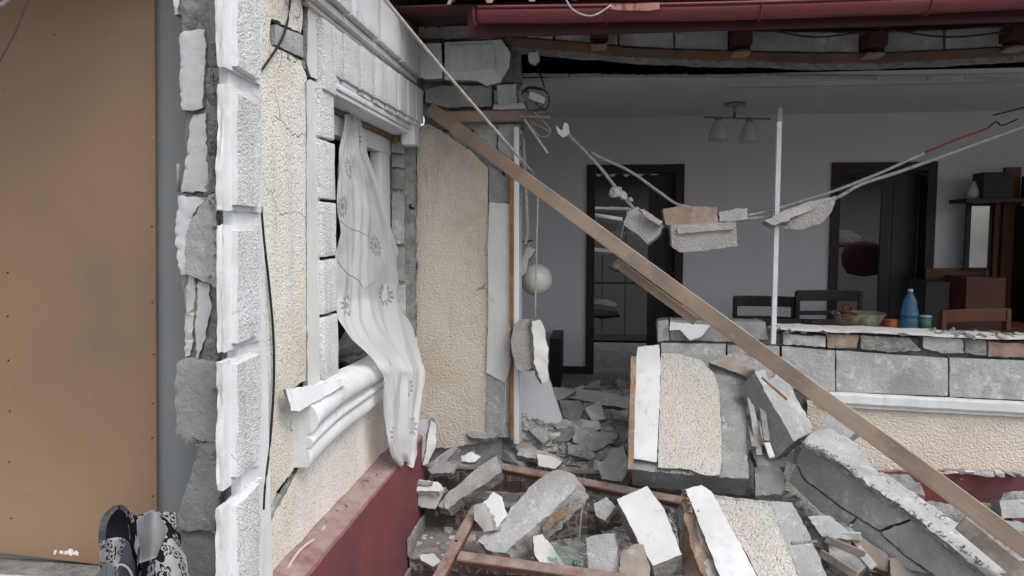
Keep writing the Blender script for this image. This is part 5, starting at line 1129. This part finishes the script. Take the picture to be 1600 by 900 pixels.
prism('broken_edge', NP([(1194, 344), (1240, 322), (1276, 312), (1306, 306), (1306, 314), (1262, 330), (1212, 352)], (1255, 328, 4.12), (0, -.9, .4)), (0, -.9, .4), .05, (DPL, MORT), DP, relief=.01, jit=.006, grid=.025)
HC = empty('hanging_chunk', PY(828, 540, 4.2), 'pair of broken white blocks hanging on a cord in front of the door frame', 'block')
prism('rounded_block', NP([(803, 506), (815, 498), (832, 500), (830, 575), (820, 582), (808, 578), (800, 548), (798, 530)], (815, 540, 4.2), (-.25, -1, .1)), (-.25, -1, .1), .12, (DPL, MORT), HC, relief=.006)
prism('plaster_face', NP([(832, 502), (844, 500), (852, 515), (857, 545), (856, 595), (848, 598), (836, 572), (834, 540)], (845, 545, 4.16), (.5, -.9, .1)), (.5, -.9, .1), .05, (PLAST, MORT), HC, relief=.010, grid=.025, jit=.005)
tube('cord', [PY(841, 288, 4.05), PY(838, 400, 4.12), PY(836, 505, 4.18)], .005, CABLEW, HC, k=3)
wire('grey_conduit', [(818, 215), (822, 300), (824, 360), (820, 382)], 4.32, .009, CABLEG, 'grey conduit running down beside the white door post')
wire('loose_cable', [(797, 512), (792, 540), (797, 566), (790, 600), (788, 650), (783, 680)], 4.28, .005, CABLEW, 'yellowed cable trailing down over the white reveal strip')
# tangle of wires at the lintel
for k, pts in enumerate(([(835, 80), (838, 100), (846, 122), (850, 140), (832, 138), (815, 142)], [(815, 148), (826, 136), (852, 142), (858, 160), (850, 172), (836, 160)], [(812, 150), (822, 165), (838, 178), (850, 190), (858, 200)], [(818, 142), (840, 150), (848, 168), (828, 172), (820, 158)], [(840, 178), (832, 196), (842, 212), (856, 212), (860, 200)])):
    wire('tangled_wire', pts, [4.28, 4.22], .0045, (CABLEB, CABLEB, CABLEW, GUTD, CABLEW)[k], ['black wire dropping from the eaves into the tangle', 'black wire loop in the tangle', 'pale wire leaving the tangle downwards', 'dark red loop in the middle of the tangle', 'pale lowest loop of the tangle'][k]+' at the broken lintel corner', group='tangled wires at the lintel corner')
D('junction_box', 'grey broken junction box hanging in the wire tangle', 'box', [(828, 142), (852, 152), (850, 162), (826, 154)], (840, 152, 4.24), (0, -1, .2), .03, (PLAST, GREY), jit=.001)
D('render_lump', 'small pale lump hanging under the eaves beside the wire tangle', 'debris', [(826, 82), (840, 80), (843, 94), (836, 101), (827, 97)], (835, 90, 4.2), (0, -1, .1), .03, (PLAST, MORT))
# wires on left wall
wire_l = [PX(u, v, XL+.012) for u, v in ((408, 322), (413, 380), (420, 440), (427, 520), (428, 600), (422, 690), (414, 760), (412, 796))]
tube('black_cable', wire_l, .0042, CABLEB, k=3, label='black cable hanging down the side wall beside the quoins', cat='cable')
tube('black_cable', [PX(u, v, XL+.012) for u, v in ((456, -30), (450, 30), (440, 62), (424, 88), (407, 112))], .004, CABLEB, k=3, label='black cable crossing the exposed block at the top of the side wall', cat='cable')
tube('beige_cable', [PX(u, v, XL+.03) for u, v in ((440, 905), (462, 868), (480, 850), (500, 838), (506, 824), (524, 816), (529, 808))], .0055, mat('beige_cable_sheath', (.55, .45, .34), None, 5, .6), k=3, label='beige cable lying along the red plinth ledge', cat='cable')
tube('thin_dark_wire', [PX(u, v, XL+.04) for u, v in ((450, 912), (480, 872), (510, 838), (530, 812))], .002, GUTD, k=3, label='thin dark wire beside the beige cable on the ledge', cat='cable')
tube('purple_cable', [PY(-20, 130, 1.9), PY(24, 50, 1.9), PY(60, -40, 1.9)], .0028, mat('faded_purple_cable', (.13, .06, .09), None, 5, .6), k=2, label='thin purple cable crossing the top left corner', cat='cable')
tube('grey_conduit', [PY(-10, 14, 1.85), PY(8, 4, 1.85), PY(22, -12, 1.85)], .006, CABLEG, k=2, label='stub of grey conduit in the extreme top left corner', cat='cable')
# ---- curtain blown out over the sill
Lf = [(175, 538), (215, 535), (245, 527), (300, 527), (420, 526), (500, 527), (530, 545), (560, 578), (585, 596), (620, 600), (660, 604), (690, 606), (712, 612), (726, 624)]
Rg = [(175, 562), (240, 574), (300, 594), (380, 616), (450, 636), (520, 650), (580, 663), (620, 656), (680, 651), (705, 651), (726, 645)]
def lerp_(T_, v):
    for (a, b), (c, d) in zip(T_, T_[1:]):
        if a <= v <= c: return b+(d-b)*(v-a)/(c-a)
    return T_[-1][1]
bm = bmesh.new(); uvl = bm.loops.layers.uv.new('UVMap'); nu, nv = 80, 90; gr = {}
for j in range(nv+1):
    v = 172+(726-172)*j/nv; l, r = lerp_(Lf, v), lerp_(Rg, v)
    X = XL-.085 if v < 470 else XL-.085+min(1, (v-470)/110)*.20
    for i in range(nu+1):
        s = i/nu
        hem = 0 if v < 640 else math.sin(s*9)*4*(v-640)/80
        p = PX(l+(r-l)*s, v+hem, X)
        amp = .012+.014*min(1, (v-172)/300)
        ph = s*15+noise.noise(V((s*3, v*.005, 0)))*4
        off = amp*math.sin(ph)*(.6+.5*noise.noise(V((s*4, v*.003, 8))))+amp*.4*math.sin(ph*2.7+v*.012)+.006*noise.noise(V((s*22, v*.012, 3)))+.004*noise.noise(V((s*12, v*.06, 6)))+.012*noise.noise(V((s*6, v*.02, 5)))
        p += V((.85, -.4, 0))*off
        gr[i, j] = bm.verts.new(p)
for j in range(nv):
    for i in range(nu):
        f = bm.faces.new((gr[i, j], gr[i+1, j], gr[i+1, j+1], gr[i, j+1])); f.smooth = True
        for lp, (a, b) in zip(f.loops, ((i, j), (i+1, j), (i+1, j+1), (i, j+1))): lp[uvl].uv = (a/nu*.55+.1*(b/nv), (1-b/nv)*1.6)
mk('curtain', bm, CURT, label='torn sheer white curtain with faint grey flowers hanging out of the window', cat='curtain')
for k, pts in enumerate(([(530, 344), (545, 356), (562, 362), (577, 370)], [(524, 402), (540, 425), (560, 438), (566, 450)], [(568, 452), (580, 445), (591, 436)])):
    tube('curtain_tear', [PX(u, v, XL-.05) for u, v in pts], lambda t: .0028*(1-abs(t-.5)), GREY, k=3, label=['upper', 'middle', 'short lower'][k]+' dark torn thread on the curtain', cat='thread', group='torn threads on the curtain')
# ---- floral bag bottom left
BG = empty('floral_bag', PY(225, 900, 1.95), 'slumped black and white flowered bag on the ledge, its mouth gaping', 'bag')
def cloth(name, rows_px, Ys, mats_, fold=.008, seed=0, uvs=.5, sm=True, th=.004):
    bm = bmesh.new(); uvl = bm.loops.layers.uv.new('UVMap'); n = len(rows_px[0]); SUB = 5
    R_ = [smoothpts([PY(u, v, y) for (u, v), y in zip(row, yr)], SUB) for row, yr in zip(rows_px, Ys)]
    cols = list(zip(*R_)); cols = [smoothpts(list(c_), SUB) for c_ in cols]
    g_ = [[bm.verts.new(p+V((0, -1, .2))*fold*noise.noise(V((p.x*16+seed, p.z*16, seed)))) for p in c_] for c_ in cols]
    for i in range(len(g_)-1):
        for j in range(len(g_[0])-1):
            f = bm.faces.new((g_[i][j], g_[i+1][j], g_[i+1][j+1], g_[i][j+1])); f.smooth = sm
            for lp, (a, b) in zip(f.loops, ((i, j), (i+1, j), (i+1, j+1), (i, j+1))): lp[uvl].uv = (a/len(g_)*uvs+seed*.13, b/len(g_[0])*uvs)
    if th: bmesh.ops.solidify(bm, geom=bm.faces[:], thickness=th)
    bmesh.ops.recalc_face_normals(bm, faces=bm.faces)
    return mk(name, bm, mats_, BG)
cloth('bag_front', [[(205, 812), (232, 802), (262, 808), (280, 838)], [(206, 850), (225, 840), (262, 835), (290, 862)], [(206, 885), (232, 872), (268, 870), (295, 884)], [(210, 925), (240, 925), (275, 925), (296, 925)]],
      [[1.98, 1.93, 1.93, 1.98], [1.94, 1.87, 1.87, 1.94], [1.93, 1.84, 1.84, 1.93], [1.93, 1.84, 1.84, 1.93]], BAGM, .03, 1, .55)
cloth('bag_side', [[(200, 800), (212, 806), (240, 798), (276, 800)], [(206, 830), (224, 826), (250, 812), (280, 838)]], [[2.0, 1.97, 2.0, 2.03], [1.96, 1.94, 1.95, 1.98]], BAGM, .02, 4, .4)
cloth('bag_lining', [[(168, 800), (185, 792), (200, 800), (206, 815)], [(160, 830), (180, 825), (198, 830), (206, 845)], [(158, 868), (178, 860), (196, 865), (206, 875)], [(155, 925), (176, 925), (198, 925), (212, 925)]], [[2.06]*4, [2.08]*4, [2.05]*4, [2.0]*4], BAGIN, .01, 2)
cloth('bag_mouth_rim', [[(153, 850), (157, 815), (172, 794), (190, 789), (204, 803), (212, 830)], [(164, 855), (167, 820), (177, 801), (188, 796), (199, 808), (206, 835)]], [[1.97]*6, [1.93]*6], mat('pale_bag_trim', (.42, .43, .46)), .004, 3)
cloth('bag_mouth_band', [[(154, 850), (170, 842), (190, 840), (204, 850)], [(158, 882), (174, 876), (186, 868), (204, 862)], [(180, 905), (186, 900), (192, 880), (206, 880)]], [[1.94, 1.90, 1.92, 1.95]]*3, BAGM, .008, 6, .35)
cloth('bag_base', [[(146, 905), (164, 880), (176, 888), (182, 905)], [(142, 940), (160, 940), (176, 940), (184, 940)]], [[1.92, 1.90, 1.90, 1.92]]*2, mat('blue_grey_lining', (.20, .21, .25)), .01, 8)
cloth('bag_gusset', [[(198, 798), (208, 800), (220, 812)], [(202, 840), (212, 842), (222, 850)], [(206, 925), (216, 925), (226, 925)]], [[1.93, 1.90, 1.93]]*3, floral('black_floral_band', (.02, .02, .025), (.5, .5, .52), 9, False, .42), .01, 7, .3)
cloth('bag_peak', [[(214, 812), (236, 797), (250, 806), (262, 826)], [(216, 840), (236, 834), (250, 838), (258, 846)], [(218, 880), (232, 876), (242, 872), (250, 866)]], [[1.88, 1.84, 1.85, 1.88], [1.86, 1.82, 1.83, 1.86], [1.84, 1.81, 1.82, 1.84]], mat('pale_grey_bag_cloth', (.46, .46, .48)), .012, 5, .3)
cloth('bag_inner_fold', [[(184, 880), (196, 852), (204, 850), (210, 880)], [(184, 930), (196, 930), (208, 930), (214, 930)]], [[1.90]*4]*2, mat('slate_lining', (.09, .10, .13)), .01, 9)
tube('bag_piping', [PY(u, v, 1.885) for u, v in ((182, 886), (190, 882), (202, 890), (211, 912))], .003, CABLEW, BG)
for k, (u, v, s_) in enumerate(((107, 888, .018), (112, 894, .022), (98, 896, .016), (122, 896, .018), (88, 897, .012))):
    p = PY(u, v, 2.2); bm = bmesh.new(); hullmesh(bm, (p.x, 2.2, .345+s_*.3), (s_, s_, s_*.8), rrot(), 70+k); mk('plaster_crumb', bm, PLAST, label='small plaster crumb on the ledge under the brown board, %s' % ['peak of the heap', 'largest', 'left of the heap', 'nearest the bag', 'farthest left'][k], cat='crumb', group='crumbs on the ledge')
# ================================================================ LOOSE RUBBLE
KEEP = [[(982, 535), (1172, 545), (1175, 770), (980, 770)], [(1060, 755), (1240, 780), (1310, 900), (1310, 960), (1060, 960)],
 [(1230, 670), (1330, 665), (1570, 870), (1575, 960), (1480, 930), (1300, 830), (1225, 760)], [(960, 755), (1040, 755), (1070, 900), (1000, 900)],
 [(740, 730), (910, 730), (912, 770), (800, 875), (745, 860)], [(680, 710), (785, 710), (785, 740), (700, 800), (618, 800), (618, 745)], [(1165, 570), (1275, 570), (1275, 700), (1225, 700)],
 [(845, 835), (970, 830), (970, 900), (845, 900)], [(800, 570), (885, 570), (885, 672), (800, 672)]]
def inpoly(P_, u, v):
    r = False
    for i in range(len(P_)):
        a, b = P_[i], P_[i-1]
        if (a[1] > v) != (b[1] > v) and u < (b[0]-a[0])*(v-a[1])/(b[1]-a[1])+a[0]: r = not r
    return r
def covered(x, y):
    d = V((x, y, top(x, y)))-CAM; w_ = d.dot(Fw); u, v = 800+FPX*d.dot(Rt)/w_, 450-FPX*d.dot(Up)/w_
    return any(inpoly(P_, u, v) for P_ in KEEP)
def free_spot(x0, x1, y0, y1):
    for _ in range(60):
        x, y = random.uniform(x0, x1), random.uniform(y0, y1)
        if not covered(x, y): break
    return x, y
CN_ = {AAC: 'grey', AACL: 'pale grey', MORT: 'rough dark', DUSTY: 'dusty', PLAST: 'whitish'}
MS = [AAC, AACL, AACL, MORT, DUSTY, DUSTY, DUSTY, PLAST]
zones = [  # x0,x1,y0,y1,count,size lo,hi,label,group
 (-.9, .4, 4.24, 5.1, 128, .035, .17, 'on the porch floor', 'rubble pieces on the porch floor'),
 (-.45, .6, 5.0, 6.8, 44, .04, .17, 'inside the room', 'fragments inside the room'),
 (-.35, .45, 3.3, 4.3, 32, .03, .12, 'on the stairs', 'fragments on the buried stairs'),
 (.45, 2.3, 3.1, 4.2, 64, .04, .16, 'below the broken wall', 'fragments below the front wall'),
 (-.9, -.4, 3.75, 4.1, 14, .015, .07, 'on the tiled tread', 'chips on the stair tread')]
sid = 0
for x0, x1, y0, y1, cnt, lo, hi, lb, gp_ in zones:
    for k in range(cnt):
        x, y = free_spot(x0, x1, y0, y1); s_ = lo+(hi-lo)*random.random()**1.5; sid += 1
        flat = random.random() < .55
        z = top(x, y) if y0 != 3.75 else stairz(x, y)
        bm = bmesh.new(); dm = (s_*random.uniform(1, 1.6), s_, s_*(.25 if flat else .6))
        hullmesh(bm, (x, y, z+dm[2]*.3), dm, rrot(flat=True), sid, 16)
        m_ = random.choice(MS); d_ = V((x, y, z))-CAM; u_ = 800+FPX*d_.dot(Rt)/d_.dot(Fw)
        lm = [(700, 'by the red plinth corner'), (800, 'below the beige porch wall'), (900, 'in line with the left doorway'), (985, 'just left of the upright slab'), (1175, 'under the upright slab'), (1300, 'around the propped grey slab'), (1450, 'beside the long chunk'), (9999, 'near the right edge')]
        lb2 = '%s %s %s %s, %s' % ('tiny' if s_ < .04 else 'small' if s_ < .08 else 'large', CN_[m_], 'flake' if flat else 'lump', lb, next(t for q, t in lm if u_ < q))
        mk('rubble_piece', bm, m_, label=lb2, cat='rubble', group=gp_)
bm = bmesh.new()
for k in range(12000):
    r_ = random.random()
    if r_ < .42: x, y = random.uniform(-.92, .4), random.uniform(4.3, 5.1)
    elif r_ < .55: x, y = random.uniform(-.5, .6), random.uniform(5, 6.8)
    elif r_ < .72: x, y = random.uniform(-.3, .45), random.uniform(3.2, 4.3)
    elif r_ < .95: x, y = random.uniform(.42, 2.6), random.uniform(3.0, 4.3)
    else: x, y = random.uniform(-.93, .3), random.uniform(3.4, 4.3)
    s_ = random.uniform(.007, .034); fastrock(bm, (x, y, top(x, y)+s_*.2), (s_*random.uniform(1, 1.8), s_, s_*.5), rrot(flat=True), random, random.choice((0, 0, 1, 2)))
mk('rubble_gravel', bm, [DUSTY, AACL, PLAST], label='fine grey rubble and plaster crumbs spread over porch and stairs', cat='rubble', kind='stuff')
bm = bmesh.new()
for k in range(45):
    s_ = random.uniform(.008, .02); i = random.random(); y = 2.5+i*1.7; hullmesh(bm, (XL+.01+random.random()*.07, y, .262), (s_, s_, s_*.5), rrot(flat=True), k+9500, 8)
mk('ledge_grit', bm, [MORT], label='fine plaster grit on the red plinth ledge', cat='rubble', kind='stuff')
# white flakes standing on the parapet plinth ledge
for k, u in enumerate((1466, 1482, 1500, 1516, 1532, 1556, 1575, 1592)):
    p = PRP([(u, 737+(u-1466)*.03)], -.05)[0]; s_ = (.04, .07, .09, .07, .10, .09, .05, .08)[k]
    bm = bmesh.new(); hullmesh(bm, p+V((0, -.01, .004)), (s_*1.3, .05, s_*.3), rrot(flat=True), 300+k, 12)
    mk('plaster_flake', bm, [AACL, PLAST, AACL, WHITE, AACL, PLAST, AAC, AACL][k], label='%s plaster flake on the red plinth ledge, %s from the plank' % (['grey', 'pale', 'grey', 'white', 'grey', 'pale', 'dark grey', 'grey'][k], ['first', 'second', 'third', 'fourth', 'fifth', 'sixth', 'seventh', 'eighth'][k]), cat='flake', group='flakes on the red plinth ledge')

# ---- labels: pieces that would share one get their order from left to right
def pixu(o):
    d_ = WL[o]-CAM; return d_.dot(Rt)/d_.dot(Fw)
by = {}
for o in list(WL):
    if o.parent is None and o.get('group') and o.get('category') in ('rubble', 'snack'): by.setdefault(o['label'], []).append(o)
ORD = ['leftmost', 'second leftmost', 'third leftmost', 'fourth leftmost', 'fifth leftmost', 'sixth leftmost', 'seventh leftmost', 'eighth leftmost']
for lb_, os_ in by.items():
    if 1 < len(os_) <= 8 and len(lb_.split()) <= 14:
        for w_, o in zip(ORD, sorted(os_, key=pixu)): o['label'] = w_+' '+lb_
